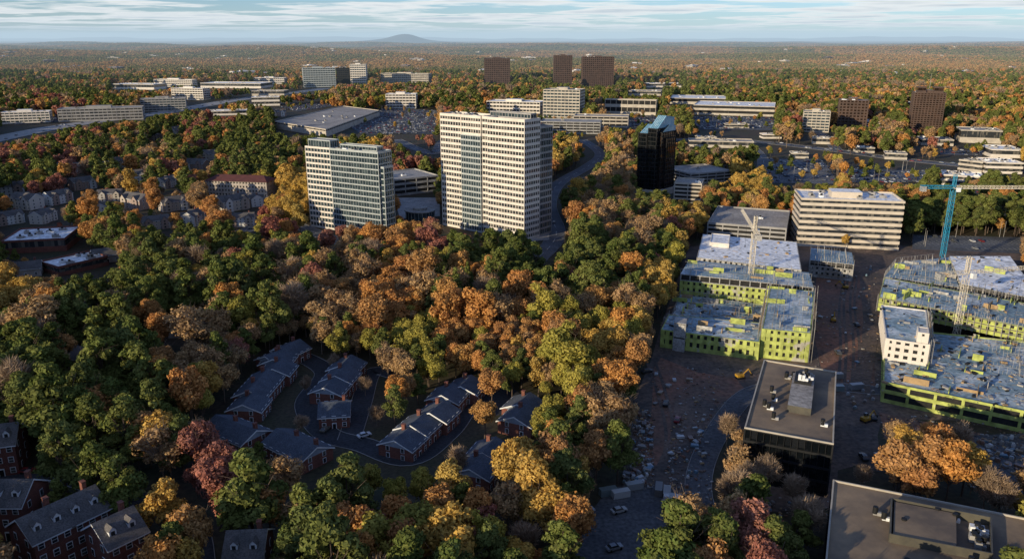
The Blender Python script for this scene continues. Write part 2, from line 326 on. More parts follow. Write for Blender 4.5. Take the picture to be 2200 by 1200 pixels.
for a in [
('open concrete parking garage beside office towers',846,388,942,378,422,42,3,m_conc),
('stepped concrete garage with rooftop parking',1160,262,1290,264,286,42,4,m_conc),
('long low garage with pale decks',1232,250,1350,252,272,34,3,m_cream),
('low retail garage with white parapet',1300,214,1410,226,245,16,2,m_cream),
('cream parking garage beside black tower',1449,394,1508,397,436,24,5,m_cream),
('wide garage deck behind tree line',1484,375,1575,368,396,42,3,m_grey),
('grey parking garage with open rooftop deck',1520,480,1690,493,518,54,4,m_grey)]:
    bq(g,*a,m_open,m_roofg if a[8]!=m_conc else m_conc,.42,9,.6,cat='garage',wn='deck_opening',nu=1,ph=False)
hb=9; q=[P(590,262,hb),P(700,279,hb),P(815,238,hb),P(735,228,hb)]
bq('big_box_store','tan roofed big box store with red trim',0,0,0,0,0,0,1,m_cream,m_open,m_roofg,.8,8,cat='store',h=hb,poly=q,nu=12,ph=False)
x,y=P(903,470); R=M(); r=thing('rotunda','round glass entrance pavilion with dark roof','building',(x,y,0)); R.cyl(x,y,0,10,6,28,0); R.cyl(x,y,6.01,10.8,.7,28,1); R.cyl(x,y,6.72,5,1.6,20,1)
for i in range(24): t=6.2832*i/24; R.beam((x+10*math.cos(t),y+10*math.sin(t),0),(x+10*math.cos(t),y+10*math.sin(t),6),.2,2)
R.obj('glass_drum',[m_gteal,m_roofg,m_tealm],r); KEEP.append((865,940,436,466,y)); FOOT.append([(x-12,y-12),(x+12,y-12),(x+12,y+12),(x-12,y+12)])
# foreground dark office with weathered roof
h=16.0; q=[P(1599,920,h),P(1791,955,h),P(1797,800,h),P(1641,774,h)]
r=thing('office_building','dark glass office block with weathered flat roof','office building',center(q)); reg(ccw(q),h,.5); volume(r,q,0,h,4,m_dkm,m_gblack,m_roofd,.16,1.8,.12,.45,rim=m_rim)
U=M(); s=sub(q,.44,.72,.3,.8); U.prism(s,h,h+2.2,0,True,False,1); s2=sub(q,.47,.69,.62,.78); U.prism(s2,h+2.2,h+2.9,2); U.obj('penthouse',[m_olive,m_roofg,m_dkm],r); units(r,sub(q,.46,.7,.62,.78),h+2.9,3,big=.5); units(r,q,h,9,big=.28)
# foreground lower office roof
h=13.0; q=[P(1772,1215,h),P(2215,1300,h),P(2205,1115,h),P(1789,1032,h)]
r=thing('office_building','low dark office with tar roof and screened plant','office building',center(q)); FOOT.append(inset(ccw(q),-3)); OPEN.append([(1770,1200),(1787,1028),(2205,1110),(2205,1210)]); volume(r,q,0,h,3,m_dkm,m_gblack,m_roofd,.16,1.8,.12,.45,rim=m_rim)
s=sub(q,.32,.82,.38,.82); U=M(); k=ccw(s)
for i in range(4):
    a,b=Vector(k[i]),Vector(k[(i+1)%4]); e=(b-a); c=(a+b)/2; U.box(c.x,c.y,h+.01,e.length,.3,2.2+.01*i,math.atan2(e.y,e.x))
U.prism(sub(s,.03,.66,.05,.95),h,h+1.8,1); U.obj('plant_screen',[m_olive,m_roofd],r); units(r,sub(s,.7,.97,.1,.9),h,6,big=.7); units(r,sub(q,.3,.6,.05,.2),h,4,big=.3); units(r,q,h,8,big=.25)
# ---------------- houses
def house_proto(name,label,cat,L,D,wh,rh,wallm,roofm,gablem,floors=2,dormers=0,chim=True,group=None,bays=3):
    r=thing(name,label,cat,group=group); W=M(); W.box(0,0,0,L,D,wh,0,0)
    for s in(-1,1): W.poly([(s*L/2,-D/2,wh),(s*L/2,D/2,wh),(s*L/2,0,wh+rh)],1)
    W.obj('wall',[wallm,gablem],r)
    R=M(); o=.5; L2=L/2+.45
    for s in(-1,1):
        za=wh-rh*o/(D/2)
        R.poly([(-L2,s*(D/2+o),za+.12),(L2,s*(D/2+o),za+.12),(L2,0,wh+rh+.12),(-L2,0,wh+rh+.12)],0)
        R.poly([(-L2,s*(D/2+o),za-.2),(L2,s*(D/2+o),za-.2),(L2,s*(D/2+o),za+.12),(-L2,s*(D/2+o),za+.12)],1)
        for e in(-1,1): R.poly([(e*L2,s*(D/2+o),za-.3),(e*L2,0,wh+rh-.3),(e*L2,0,wh+rh+.12),(e*L2,s*(D/2+o),za+.12)],1)
        R.poly([(-L2,s*(D/2+o),za-.1),(L2,s*(D/2+o),za-.1),(L2,0,wh+rh-.1),(-L2,0,wh+rh-.1)],1)
    ro=R.obj('roof',[roofm,m_white2],r)
    if chim:
        C=M(); C.box(L*.3,D*.12,wh,.9,1.1,rh+1.2); C.box(L*.3,D*.12,wh+rh+1.2,1.1,1.3,.15); C.obj('chimney',m_brick,ro)
    for k in range(dormers):
        x=(-.5+(k+.5)/dormers)*L; Dm=M()
        y0=-D*.33; z0=wh+rh*.3; Dm.box(x,y0+.9,z0,1.5,1.9,1.3,0,0); Dm.poly([(x-.9,y0-.2,z0+1.25),(x,y0-.2,z0+2.2),(x,y0+2.3,z0+2.2),(x-.9,y0+2.3,z0+1.25)],1); Dm.poly([(x+.9,y0-.2,z0+1.25),(x,y0-.2,z0+2.2),(x,y0+2.3,z0+2.2),(x+.9,y0+2.3,z0+1.25)],1); Dm.poly([(x-.75,y0-.06,z0+1.3),(x+.75,y0-.06,z0+1.3),(x,y0-.06,z0+2.1)],0); Dm.box(x,y0-.08,z0+.25,.8,.06,.9,0,2)
        Dm.obj('dormer',[m_white2,roofm,m_gdark],ro)
    fh=wh/floors
    for f in range(floors):
        for k in range(bays):
            x=(-.5+(k+.5)/bays)*L
            for s in(-1,1):
                if f==0 and k==1 and s==-1: continue
                G=M(); G.box(x,s*(D/2+.03),f*fh+.9,1.35,.1,1.65,0,1); G.box(x,s*(D/2+.06),f*fh+1.0,1.05,.1,1.4,0,0); G.box(x,s*(D/2+.09),f*fh+1.66,1.05,.1,.07,0,1); G.obj('window',[m_gdark,m_white2],r)
        for s in(-1,1):
            for yy in (-D*.22,D*.22):
                G=M(); G.box(s*(L/2+.03),yy,f*fh+.9,.1,1.25,1.65,0,1); G.box(s*(L/2+.06),yy,f*fh+1.0,.1,.95,1.4,0,0); G.obj('window',[m_gdark,m_white2],r)
    Dd=M(); x=(-.5+1.5/bays)*L; Dd.box(x,-D/2-.04,0,1.4,.12,2.4,0,1); Dd.box(x,-D/2-.08,0,1.0,.12,2.1,0,0); Dd.obj('door',[m_dkm,m_white2],r)
    return r
def clone(r,loc,rot,sc=1,label=None,group=None,first=False):
    if first: n=r
    else:
        n=r.copy(); link(n)
        def rec(a,b):
            for c in a.children:
                d=c.copy(); d.parent=b; link(d); rec(c,d)
        rec(r,n)
    n.location=loc; n.rotation_euler=(0,0,rot); n.scale=(sc,sc,sc)
    if label: n['label']=label
    if group: n['group']=group
    return n
def fp(x,y,rot,L,D,h,keep,pad=0):
    c,s=math.cos(rot),math.sin(rot); reg([(x+a*L/2*c-b*D/2*s,y+a*L/2*s+b*D/2*c) for a,b in((-1,-1),(1,-1),(1,1),(-1,1))],h,keep,pad)
tw=house_proto('townhouse','dark roofed townhouse with white fascia in shade','townhouse',9.6,11.5,4.6,2.5,m_brick,m_shing,m_siding,2,0,True,'townhouses around the cul-de-sac')
first=True
def row(pr,u1,v1,u2,v2,unit,D,h,keep,step=.35,flip=0,sc=1,pad=-6):
    global first
    a=Vector(P(u1,v1));b=Vector(P(u2,v2)); L=(b-a).length; n=max(1,round(L/unit)); e=(b-a)/L; rot=math.atan2(e.y,e.x); off=Vector((-e.y,e.x))
    for i in range(n):
        c=a+e*unit*(i+.5)+off*random.choice([0,.0,1.6,-1.6]); clone(pr,(c.x,c.y,-random.random()*step),rot+flip,sc,None,None,first); first=False
        fp(c.x,c.y,rot,unit,D,h,keep,pad)
for rr in [(515,905,612,790),(568,798,640,765),(700,870,765,800),(600,960,700,1012),(850,985,945,900),(960,890,1005,838),(1010,1050,1075,968),(1095,935,1145,885),(470,930,545,962),(690,905,735,902)]: row(tw,*rr,9.4,11,7,.6,.8)
br=house_proto('townhouse','red brick townhouse with white windows and dormers','townhouse',8,11,9,3.6,m_brick,m_shing2,m_brick,3,2,True,'red brick townhouse terrace')
first=True
for rr,s in [((60,1225,210,1150),1.12),((220,1235,330,1180),1.12),((-90,1010,60,990),1.1),((-60,1130,60,1130),1.1),((500,1245,610,1240),1.05)]: row(br,*rr,8.9,12,13.6,.8,.2,0,s,0)
ap=house_proto('apartment_house','cream gabled apartment house with dark shingle roof','apartment house',24,13,8.5,4,m_house,m_shing2,m_house,3,0,True,'gabled apartment houses',7)
for x in(-7,7):
    for s in (-1,1):
        G=M(); G.box(x,s*5.6,0,6,4.4,8.5,0,0); G.poly([(x-3,s*7.8,8.5),(x+3,s*7.8,8.5),(x,s*7.8,11.6)],0)
        for e in(-1,1): G.poly([(x+e*3.4,s*8.2,8.2),(x,s*8.2,11.8),(x,s*1,11.8),(x+e*3.4,s*1,8.2)],1)
        G.box(x,s*7.82,1,1.6,.1,1.6,0,2);G.box(x,s*7.82,4,1.6,.1,1.6,0,2);G.box(x,s*7.82,6.6,1.6,.1,1.4,0,2)
        G.obj('cross_gable',[m_house,m_shing2,m_gdark],ap)
for i,(u,v,ro,s) in enumerate([(290,392,.4,.9),(360,402,1.3,.75),(425,366,-.3,.9),(180,405,.9,.8),(296,446,-.5,.9),(375,450,.7,.8),(418,480,1.5,.75),(500,450,.9,.9),(545,440,-.9,.7),(125,436,1.2,.8),(238,430,.3,.7),(60,446,-.4,.9),(335,490,.6,.7),(205,462,-.8,.8),(455,345,.3,.9),(95,476,1.5,.7),(20,420,.6,.9),(600,250,0.2,.9),(380,290,1.3,.9),(335,302,.4,.9),(250,360,1.1,.8),(520,484,.2,.7),(20,480,.9,.7),(150,372,.1,.8)]):
    x,y=P(u,v); clone(ap,(x,y,0),ro,s,None,None,i==0); fp(x,y,ro,20,13,9,.7)
hs=house_proto('house','small grey roofed house among the trees','house',14,10,4.5,3,m_beige,m_shing2,m_beige,1,0,True,'houses among the trees')
for i,(u,v,ro) in enumerate([(200,785,-.3),(405,715,.2),(60,590,.4),(2100,225,.2),(2140,232,.9),(2180,240,.3),(2090,250,.5),(2160,262,.1),(2190,225,1),(1690,180,.4),(1500,175,.3),(2060,215,.3),(2120,205,.6),(230,560,.6),(450,205,.2),(250,175,.2),(180,180,.5),(60,200,.5),(2080,190,.3),(2180,200,.7),(2110,265,.2),(2185,275,.5)]):
    x,y=P(u,v); clone(hs,(x,y,0),ro,1 if v>400 else 1.5,None,None,i==0); fp(x,y,ro,15,11,7,.5)
h=hgt(388,422); q=quad(441,388,572,392,h,18); r=thing('apartment_building','four storey beige block with red hipped roof','apartment building',center(q)); reg(q,h+3,.7)
volume(r,q,0,h,4,m_beige,m_gdark,m_redroof,.5,2.6,1.2,0); R=M(); k=inset(ccw(q),-.8); m=[sub(q,.12,.12,.5,.5)[0],sub(q,.88,.88,.5,.5)[0]]; z=h+.05;zz=h+4
R.poly([(*k[0],z),(*k[1],z),(*m[1],zz),(*m[0],zz)]);R.poly([(*k[1],z),(*k[2],z),(*m[1],zz)]);R.poly([(*k[2],z),(*k[3],z),(*m[0],zz),(*m[1],zz)]);R.poly([(*k[3],z),(*k[0],z),(*m[0],zz)]); R.obj('roof',m_redroof,r)
# ---------------- construction
def scaffold(root,a,b,h,out=1.3,z0=0):
    a=Vector(a);b=Vector(b);e=(b-a);L=e.length;e/=L;n=Vector((e.y,-e.x)); S=M(); k=max(2,int(L/2.4))
    for i in range(k+1):
        p=a+e*L*i/k
        for o in(.3,out): q=p+n*o; S.beam((q.x,q.y,z0),(q.x,q.y,h+random.uniform(.3,3)),.12)
    z=z0+2
    while z<h+1:
        for o in(.3,out): p=a+n*o;q=b+n*o; S.beam((p.x,p.y,z),(q.x,q.y,z),.08)
        f0=random.random()*.4; f1=random.uniform(.6,1); p=a.lerp(b,f0);q=a.lerp(b,f1); c=(p+q)/2+n*(out+.3)/2; S.box(c.x,c.y,z-.05,L*(f1-f0),.7,.06,math.atan2(e.y,e.x),1); z+=2
    S.obj('scaffold',[m_steel,m_wood],root)
def studs(root,q,z,hh,nx,ny,name='wall_framing',m=None):
    S=M()
    def wall(p0,p1):
        p0=Vector(p0);p1=Vector(p1);L=(p1-p0).length;k=max(2,int(L/1.2))
        for i in range(k+1):
            p=p0.lerp(p1,i/k)
            if random.random()<.8: S.beam((p.x,p.y,z),(p.x,p.y,z+hh*random.choice([1,1,1,.5])),.09)
        if random.random()<.7: S.beam((*p0,z+hh),(*p1,z+hh),.11)
    for i in range(nx+1):
        if random.random()<.6: s=sub(q,i/nx,i/nx,random.choice([0,0,.5]),random.choice([1,1,.5])); wall(s[0],s[3])
    for j in range(ny+1): s=sub(q,random.choice([0,.2]),random.choice([1,.7]),j/ny,j/ny); wall(s[0],s[1])
    S.obj(name,[m or m_steel],root)
def cblock(root,q,h,fl,wall,roof,studn=None,scaf=(),z0=0,frame=0):
    fh=(h-z0)/fl; hs_=h-frame*fh
    if fl-frame>0: volume(root,q,z0,hs_,fl-frame,wall,m_open,roof,.46,2.7,1.55,.1,'window_opening')
    if frame: volume(root,q,hs_+.01,h,frame,m_conc,m_open,roof,.12,4.5,.45,0,'open_bay')
    reg(ccw(q),h,.75)
    if studn: studs(root,q,h,2.6,*studn)
    for i in scaf: scaffold(root,q[i],q[(i+1)%4],h)
def junk(root,q,z,n):
    J=M()
    for _ in range(int(n*.7)):
        a,b=random.random(),random.random(); x,y=sub(q,a,a,b,b)[0]; t=random.random()*3; s=random.random()**1.7
        if random.random()<.5: J.box(x,y,z+.02,.4+2*s,.3+.8*s,.1+.6*s,t,random.randrange(4))
        else: J.beam((x,y,z+.2),(x+random.uniform(-3,3),y+random.uniform(-3,3),z+.2),.1,random.randrange(4))
    J.obj('deck_materials',[m_wood,m_steel,m_roofg,m_dkm],root,kind='stuff')
def walls(root,q,z,n):
    S=M()
    for _ in range(int(n*.5)):
        a,b=random.random(),random.random(); x,y=sub(q,a,a,b,b)[0]; e=Vector((q[1][0]-q[0][0],q[1][1]-q[0][1])); S.box(x,y,z+.02,random.uniform(2,8),.25,random.uniform(.8,2.6),math.atan2(e.y,e.x)+random.choice([0,1.5708]),random.choice([0,0,1,1,2]))
    S.obj('partition_wall',[m_sheath2,m_sheath,m_wood],root,kind='stuff')
A=thing('apartment_building','U-shaped apartment block under construction with yellow-green sheathing','building under construction',(*P(1590,700),0))
def PQ(h,*c): return [P(u,v,h) for u,v in c]
q=PQ(14,(1497,553),(1722,580),(1712,520),(1510,503)); cblock(A,q,14,4,m_sheath2,m_roofw); volume(A,sub(q,.1,.3,.5,.9),14,16,1,m_white,m_open,m_roofw,.8,3,1,.3,'window_opening')
q=PQ(13,(1462,588),(1748,617),(1738,585),(1480,558)); cblock(A,q,13,4,m_sheath,m_slab,(14,2),(),0,1); walls(A,q,13,26)
q=PQ(12,(1637,706),(1742,716),(1750,626),(1655,615)); cblock(A,q,12,4,m_sheath,m_slab,(5,5),(1,),0,0); walls(A,q,12,24); scaffold(A,q[3],q[0],12)
q=PQ(7.5,(1420,708),(1632,735),(1640,694),(1436,676)); cblock(A,q,7.5,2,m_sheath,m_slab,None,()); walls(A,q,7.5,14)
q=PQ(3.5,(1440,690),(1640,712),(1650,655),(1462,632)); W=M(); W.prism(ccw(q),0,3.5); W.obj('courtyard_deck',m_slab,A); studs(A,q,3.5,2.2,7,5); junk(A,q,3.5,330); walls(A,q,3.5,50)
studs(A,PQ(7.5,(1425,694),(1500,704),(1505,684),(1438,678)),7.5,2.6,5,2); junk(A,PQ(14,(1500,550),(1720,575),(1710,525),(1512,508)),14,110); junk(A,PQ(7.5,(1425,704),(1625,729),(1630,699),(1440,682)),7.5,120)
q=PQ(12,(1448,692),(1474,696),(1476,684),(1452,680)); volume(A,q,0,12,2,m_conc,m_open,m_conc,.9,0,.5,0,'shaft_opening')
B=thing('apartment_building','large apartment complex under construction over concrete podium','building under construction',(*P(2050,760),0))
q=PQ(7,(1897,822),(2330,912),(2300,745),(1900,705)); volume(B,q,0,7,2,m_sheath,m_open,m_slab,.36,8,.9,.5,'bay_opening'); reg(ccw(q),7,.9); junk(B,q,7.0,900); walls(B,q,7.0,80); studs(B,sub(q,.55,1,.45,1),7,2.8,8,5)
q=PQ(15,(1903,728),(1998,742),(1990,668),(1893,656)); volume(B,q,7.02,15,3,m_white,m_open,m_slab,.5,2.7,1.4,.4,'window_opening'); reg(ccw(q),15,.8); junk(B,q,15,60); scaffold(B,q[1],q[2],15,1.3,7); volume(B,sub(q,.7,.95,.02,.18),15,19,1,m_white,m_open,m_white,.7,2.7,1.4,.2,'window_opening')
q=PQ(13,(1888,638),(2220,706),(2230,656),(1900,596)); cblock(B,q,13,2,m_sheath,m_slab,(18,3),(),7.03,0); scaffold(B,q[0],q[1],13,1.3,7); junk(B,q,13,200); walls(B,q,13,44)
q=PQ(13,(2065,609),(2240,644),(2170,550),(2040,550)); cblock(B,q,13,4,m_sheath2,m_roofw,None,(0,),0,1); junk(B,q,13,110); walls(B,q,13,10)
q=PQ(11,(1900,594),(2060,616),(2040,552),(1925,564)); cblock(B,q,11,4,m_sheath3,m_slab,(9,4),(0,),0,1); walls(B,q,11,30)
q=PQ(9,(1740,558),(1835,568),(1830,542),(1742,532)); C=thing('service_building','small grey block under construction with scaffolding','building under construction',center(q)); cblock(C,q,9,3,m_sheath2,m_slab,(6,3),(0,),0,1)
def lattice(S,p0,p1,w,bays,lw=.16,tri=False):
    p0=Vector(p0);p1=Vector(p1);d=(p1-p0).normalized(); up=Vector((0,0,1)) if abs(d.z)<.7 else Vector((0,1,0)); s=d.cross(up).normalized(); t=s.cross(d)
    C=[(s*w/2-t*w/2),(-s*w/2-t*w/2),(t*w/2)] if tri else [s*w/2+t*w/2,-s*w/2+t*w/2,-s*w/2-t*w/2,s*w/2-t*w/2]
    for c in C: S.beam(p0+c,p1+c,lw)
    for i in range(bays):
        a=p0.lerp(p1,i/bays);b=p0.lerp(p1,(i+1)/bays)
        for j in range(len(C)):
            k=(j+1)%len(C); S.beam(a+C[j],b+C[k],lw*.6); S.beam(a+C[j],a+C[k],lw*.6)
def crane(u,v,h,ang,jl,cl,m,mj,label,lw=.26):
    x,y=P(u,v); r=thing('tower_crane',label,'crane',(x,y,0)); FOOT.append([(x-6,y-6),(x+6,y-6),(x+6,y+6),(x-6,y+6)])
    S=M(); S.box(x,y,0,5,5,.8); S.obj('base_footing',m_conc,r)
    S=M(); lattice(S,(x,y,.8),(x,y,h),1.9,int(h/2.2),lw); S.obj('mast',m,r)
    d=Vector((math.cos(ang),math.sin(ang),0)); o=Vector((x,y,h+1.6))
    S=M(); lattice(S,o,o+d*jl,1.5,int(jl/1.8),lw*.77,True); S.obj('jib',mj,r)
    S=M(); lattice(S,o,o-d*cl,1.5,int(cl/1.8),lw*.77); S.obj('counter_jib',m,r)
    S=M(); lattice(S,o,o+Vector((0,0,6.5)),1.2,4,.22); S.obj('apex_frame',m,r)
    S=M(); t=o+Vector((0,0,6.5)); S.beam(t,o+d*jl*.7,.08); S.beam(t,o-d*cl*.9,.08); S.obj('pendant_cable',m_dkm,r)
    S=M(); c=o-d*(cl-1.5); S.box(c.x,c.y,h-.6,2.2,3,2.6,ang); S.obj('counterweight',m_conc,r)
    S=M(); c=o+d*1.8+Vector((d.y,-d.x,0))*1.6; S.box(c.x,c.y,h-.6,1.8,1.5,2.1,ang,0); S.box(c.x+d.x*.92,c.y+d.y*.92,h+.1,.08,1.3,1.2,ang,1); S.obj('operator_cab',[m_white2,m_gdark],r)
    S=M(); c=o+d*jl*.55; S.beam(c-Vector((0,0,.9)),c-Vector((0,0,14)),.07); S.box(c.x,c.y,h+1.6-15,.7,.4,1,ang); S.obj('hook_block',m_dkm,r)
crane(2019,588,45,-.02,52,17,m_blue,m_cwhite,'blue tower crane with long pale jib over building site')
crane(1608,645,33,1.42,48,13,m_cwhite,m_cwhite,'cream lattice tower crane over half built apartments',.22)
crane(2050,745,30,.25,50,14,m_cwhite,m_cwhite,'pale tower crane rising from the podium deck',.16)
# site equipment
def grp(proto,places,group):
    for i,(x,y,ro,s) in enumerate(places):
        clone(proto,(x,y,.1),ro,s,None,group,i==0)
def rp(u0,u1,v0,v1): return P(random.uniform(u0,u1),random.uniform(v0,v1))
c=thing('shipping_container','corrugated steel storage container on dirt','container'); S=M(); S.box(0,0,.1,6.1,2.44,2.5,0,0)
for i in range(14):
    for s in(-1,1): S.box(-2.8+i*.43,s*1.24,.2,.2,.06,2.3)
S.obj('container_shell',m_clut,c); D=M(); D.box(3.08,-.6,.25,.06,1.1,2.2); D.box(3.08,.6,.25,.06,1.1,2.2); D.obj('door',m_white2,c)
pl=[(*rp(1395,1450,1040,1150),1.35+random.choice([0,1.57]),.8) for _ in range(7)]+[(*rp(1760,1880,800,840),random.random()*.2,.8) for _ in range(3)]+[(*rp(1290,1390,1030,1080),.3,.8) for _ in range(3)]
grp(c,pl,'site containers on the building site')
c=thing('lumber_stack','strapped stack of pale boards on bearers','lumber stack'); S=M()
for i in range(4):
    for j in range(3): S.box(0,-.75+j*.75,.2+i*.3,3.6+.2*((i*j)%3),.68,.26)
for x in(-1.2,1.2): S.box(x,0,0,.15,2.2,.19)
S.obj('boards',m_clut,c)
sz=lambda:random.uniform(.3,.65)
pl=[(*rp(1345,1400,880,1030),random.random()*3,sz()) for _ in range(34)]+[(*rp(1400,1500,800,900),random.random()*3,sz()) for _ in range(6)]+[(*rp(1440,1520,900,980),random.random()*3,sz()) for _ in range(14)]+[(*rp(1640,1880,1075,1100),random.random()*3,sz()) for _ in range(8)]+[(*rp(1760,1880,600,800),random.random()*3,sz()) for _ in range(8)]+[(*rp(2100,2200,930,1010),random.random()*3,sz()) for _ in range(24)]
grp(c,pl,'material stacks across the building site')
c=thing('material_pallet','pallet of wrapped white building goods','pallet'); S=M(); S.box(0,0,.15,1.5,1.3,1.1); S.box(.1,.05,1.25,1.1,1,.35,.1); S.obj('wrapped_load',m_clut,c); S=M()
for y in(-.5,0,.5): S.box(0,y,0,1.6,.2,.13)
S.obj('pallet_base',m_wood,c)
pl=[(*rp(1340,1400,890,1040),random.random()*3,sz()*1.2) for _ in range(50)]+[(*rp(1440,1510,940,1180),random.random()*3,sz()*1.1) for _ in range(24)]+[(*rp(1800,1880,560,640),random.random()*3,.7) for _ in range(14)]+[(*rp(1820,1890,830,880),random.random()*3,.7) for _ in range(10)]+[(*rp(2080,2200,940,1010),random.random()*3,.8) for _ in range(30)]
grp(c,pl,'pallets across the building site')
c=thing('excavator','yellow tracked excavator working on the dirt','excavator')
S=M(); S.box(0,-1.1,0,3.6,.6,.8); S.obj('track',m_tyre,c); S=M(); S.box(0,1.1,0,3.6,.6,.8); S.obj('track',m_tyre,c); S=M(); S.box(-.4,0,.85,3.2,2.4,1.1); S.obj('body',m_yel,c); S=M(); S.box(.5,.7,1.96,1.3,1,1.2,0,0); S.obj('cab',m_gdark,c)
S=M(); S.beam((1,-.3,1.7),(3.6,-.3,4),.4); S.beam((3.6,-.3,4),(5.2,-.3,1.6),.3); S.obj('boom',m_yel,c); S=M(); S.box(5.3,-.3,.7,.9,1,.9); S.obj('bucket',m_dkm,c)
grp(c,[(*P(1590,812),.3,.85),(*P(1790,690),1.2,.85),(*P(1860,905),.5,.85),(*P(1815,620),2.6,.85)],'site machines')
J=M()
for (a,b,c0,d,n) in [(1430,1530,880,1190,420),(1400,1560,790,880,160),(1750,1890,560,830,260),(2080,2200,930,1050,260),(1640,1790,1070,1110,60),(1345,1405,880,1050,700),(1890,2200,890,940,150)]:
    for _ in range(n): x,y=rp(a,b,c0,d); s=random.random()**2.5; J.box(x,y,.1,.2+1.0*s,.15+.5*s,.1+.3*s,random.random()*3,random.randrange(5))
J.obj('construction_debris',[m_wood,m_steel,m_roofg,m_dirt,m_dirt2],None,kind='stuff')
# ---------------- ground, roads, lots
xs=sorted(set([-30000,-20000,-13000,-9000]+list(range(-7000,7001,250))+[9000,13000,20000,30000])); ys=sorted(set(list(range(-3000,0,500))+list(range(0,9001,250))+[10000,11500,13000,15000,18000,22000,28000,36000,48000]))
V=[];Fc=[]; mi=[]
for y in ys:
    for x in xs: V.append((x,y,float(hills(np.float64(x),np.float64(y))) if y<22000 else 0))
for j in range(len(ys)-1):
    for i in range(len(xs)-1):
        k=j*len(xs)+i; Fc.append((k,k+1,k+1+len(xs),k+len(xs))); mi.append(1 if ys[j]>=2500 else 0)
me=bpy.data.meshes.new('ground'); me.from_pydata(V,[],Fc); me.materials.append(m_ground); me.materials.append(m_hill); me.polygons.foreach_set('material_index',mi); o=bpy.data.objects.new('ground',me); o['kind']='structure'; link(o)
LV=[.03]
def patch(name,m,pts,z=None,op=True):
    LV[0]+=.006; w=[P(*p) for p in pts]; S=M(); S.poly([(x,y,z or LV[0]) for x,y in ccw(w)]); S.obj(name,m,None,kind='structure')
    if op: OPEN.append(pts)
    return w
def cr(pts,n=8):
    out=[];p=[pts[0]]+list(pts)+[pts[-1]]
    for i in range(1,len(p)-2):
        for k in range(n):
            t=k/n; out.append(tuple(.5*((2*p[i][d])+(-p[i-1][d]+p[i+1][d])*t+(2*p[i-1][d]-5*p[i][d]+4*p[i+1][d]-p[i+2][d])*t*t+(-p[i-1][d]+3*p[i][d]-3*p[i+1][d]+p[i+2][d])*t**3) for d in(0,1)))
    out.append(tuple(pts[-1])); return out
def road(name,pts,w,m=None,mark=True,z=None,kerb=True,op=None):
    LV[0]+=.006; z=z or LV[0]; c=[Vector(q) for q in cr([P(*p) for p in pts])]; S=M(); K=M(); Lm=M()
    nr=[]
    for i in range(len(c)):
        t=(c[min(i+1,len(c)-1)]-c[max(i-1,0)]).normalized(); nr.append(Vector((-t.y,t.x)))
    for i in range(len(c)-1):
        a,b=c[i],c[i+1]; na,nb=nr[i],nr[i+1]
        S.poly([(*(a-na*w/2),z),(*(b-nb*w/2),z),(*(b+nb*w/2),z),(*(a+na*w/2),z)])
        if kerb:
            for s in(-1,1): K.beam((*(a+na*s*(w/2+.15)),z+.03),(*(b+nb*s*(w/2+.15)),z+.03),.16)
        if mark and i%2==0:
            for o in ([0] if w<14 else [-w/6,0,w/6]): Lm.poly([(*(a+na*(o-.1)),z+.02),(*(b+nb*(o-.1)),z+.02),(*(b+nb*(o+.1)),z+.02),(*(a+na*(o+.1)),z+.02)])
    S.obj(name,m or m_asph,None,kind='structure'); K.obj('kerb',m_grey,None,kind='structure'); Lm.obj('road_marking',m_line,None,kind='structure')
    wl=[(*(q+n*(w/2+2.5)),) for q,n in zip(c,nr)]; wr=[(*(q-n*(w/2+2.5)),) for q,n in zip(c,nr)]
    FOOT.append(wl+wr[::-1])
    if w>12 or op: OPEN.append([proj(*p,0) for p in wl+wr[::-1]])
patch('lawn',m_grass,[(480,880),(560,765),(640,738),(760,750),(840,778),(960,775),(1090,838),(1172,870),(1165,935),(1085,1015),(1000,1055),(760,1035),(700,1020),(560,962),(450,920)],op=False)
patch('dirt_ground',m_dirt2,[(1400,770),(1420,700),(1480,530),(1720,505),(1960,530),(2200,545),(2200,905),(1895,900),(1870,990),(1800,1010),(1795,1090),(1640,1100),(1600,960),(1540,900),(1450,1090),(1440,1200),(1330,1200),(1345,900)])
patch('clay_ground',m_dirt,[(1405,790),(1420,768),(1500,800),(1580,812),(1600,835),(1540,870),(1500,850),(1450,862),(1440,940),(1410,1000),(1385,980),(1400,880)],op=False)
patch('clay_ground',m_dirt,[(1755,590),(1870,590),(1880,830),(1770,820),(1745,700)],op=False)
patch('clay_ground',m_dirt,[(1890,885),(2200,950),(2200,1010),(1900,940)],op=False)
patch('car_park',m_asph2,[(1190,1210),(1310,1045),(1450,1045),(1440,1210)])
patch('car_park',m_asph2,[(2090,935),(2200,930),(2210,1080),(2130,1060)])
patch('car_park',m_asph,[(1965,505),(2210,510),(2210,545),(1960,535)])
road('site_road',[(1560,1210),(1500,1050),(1540,930),(1620,840),(1760,830),(1900,840)],7,m_asph2,False)
for o_ in (-14,-2,14,26): road('wheel_track',[(1815+o_,840),(1820+o_,740),(1815+o_*.8,650),(1830+o_*.6,570)],1.1,m_dirt2,False,kerb=False)
for o_ in (-9,9): road('wheel_track',[(1425+o_,1040),(1440+o_,930),(1420+o_,840),(1400+o_,780)],1.1,m_dirt2,False,kerb=False)
road('site_road',[(1870,1010),(1860,900),(1850,830),(1870,700),(1860,560),(1900,530)],6,m_dirt2,False,kerb=False)
road('open_road',[(640,762),(700,800),(660,865),(700,930),(780,955),(880,985),(960,930),(1000,880),(1040,860)],8,m_asph3,False,op=True)
road('open_road',[(750,945),(775,870),(800,800),(850,805)],7,m_asph3,False,op=True)
x,y=P(1042,858); S=M(); S.cyl(x,y,0,13,.16,36); S.obj('cul_de_sac',m_asph3,None,kind='structure'); OPEN.append([(1005,858),(1040,842),(1080,858),(1040,885)])
OPEN.append([(790,940),(805,880),(860,845),(880,860),(840,910)])
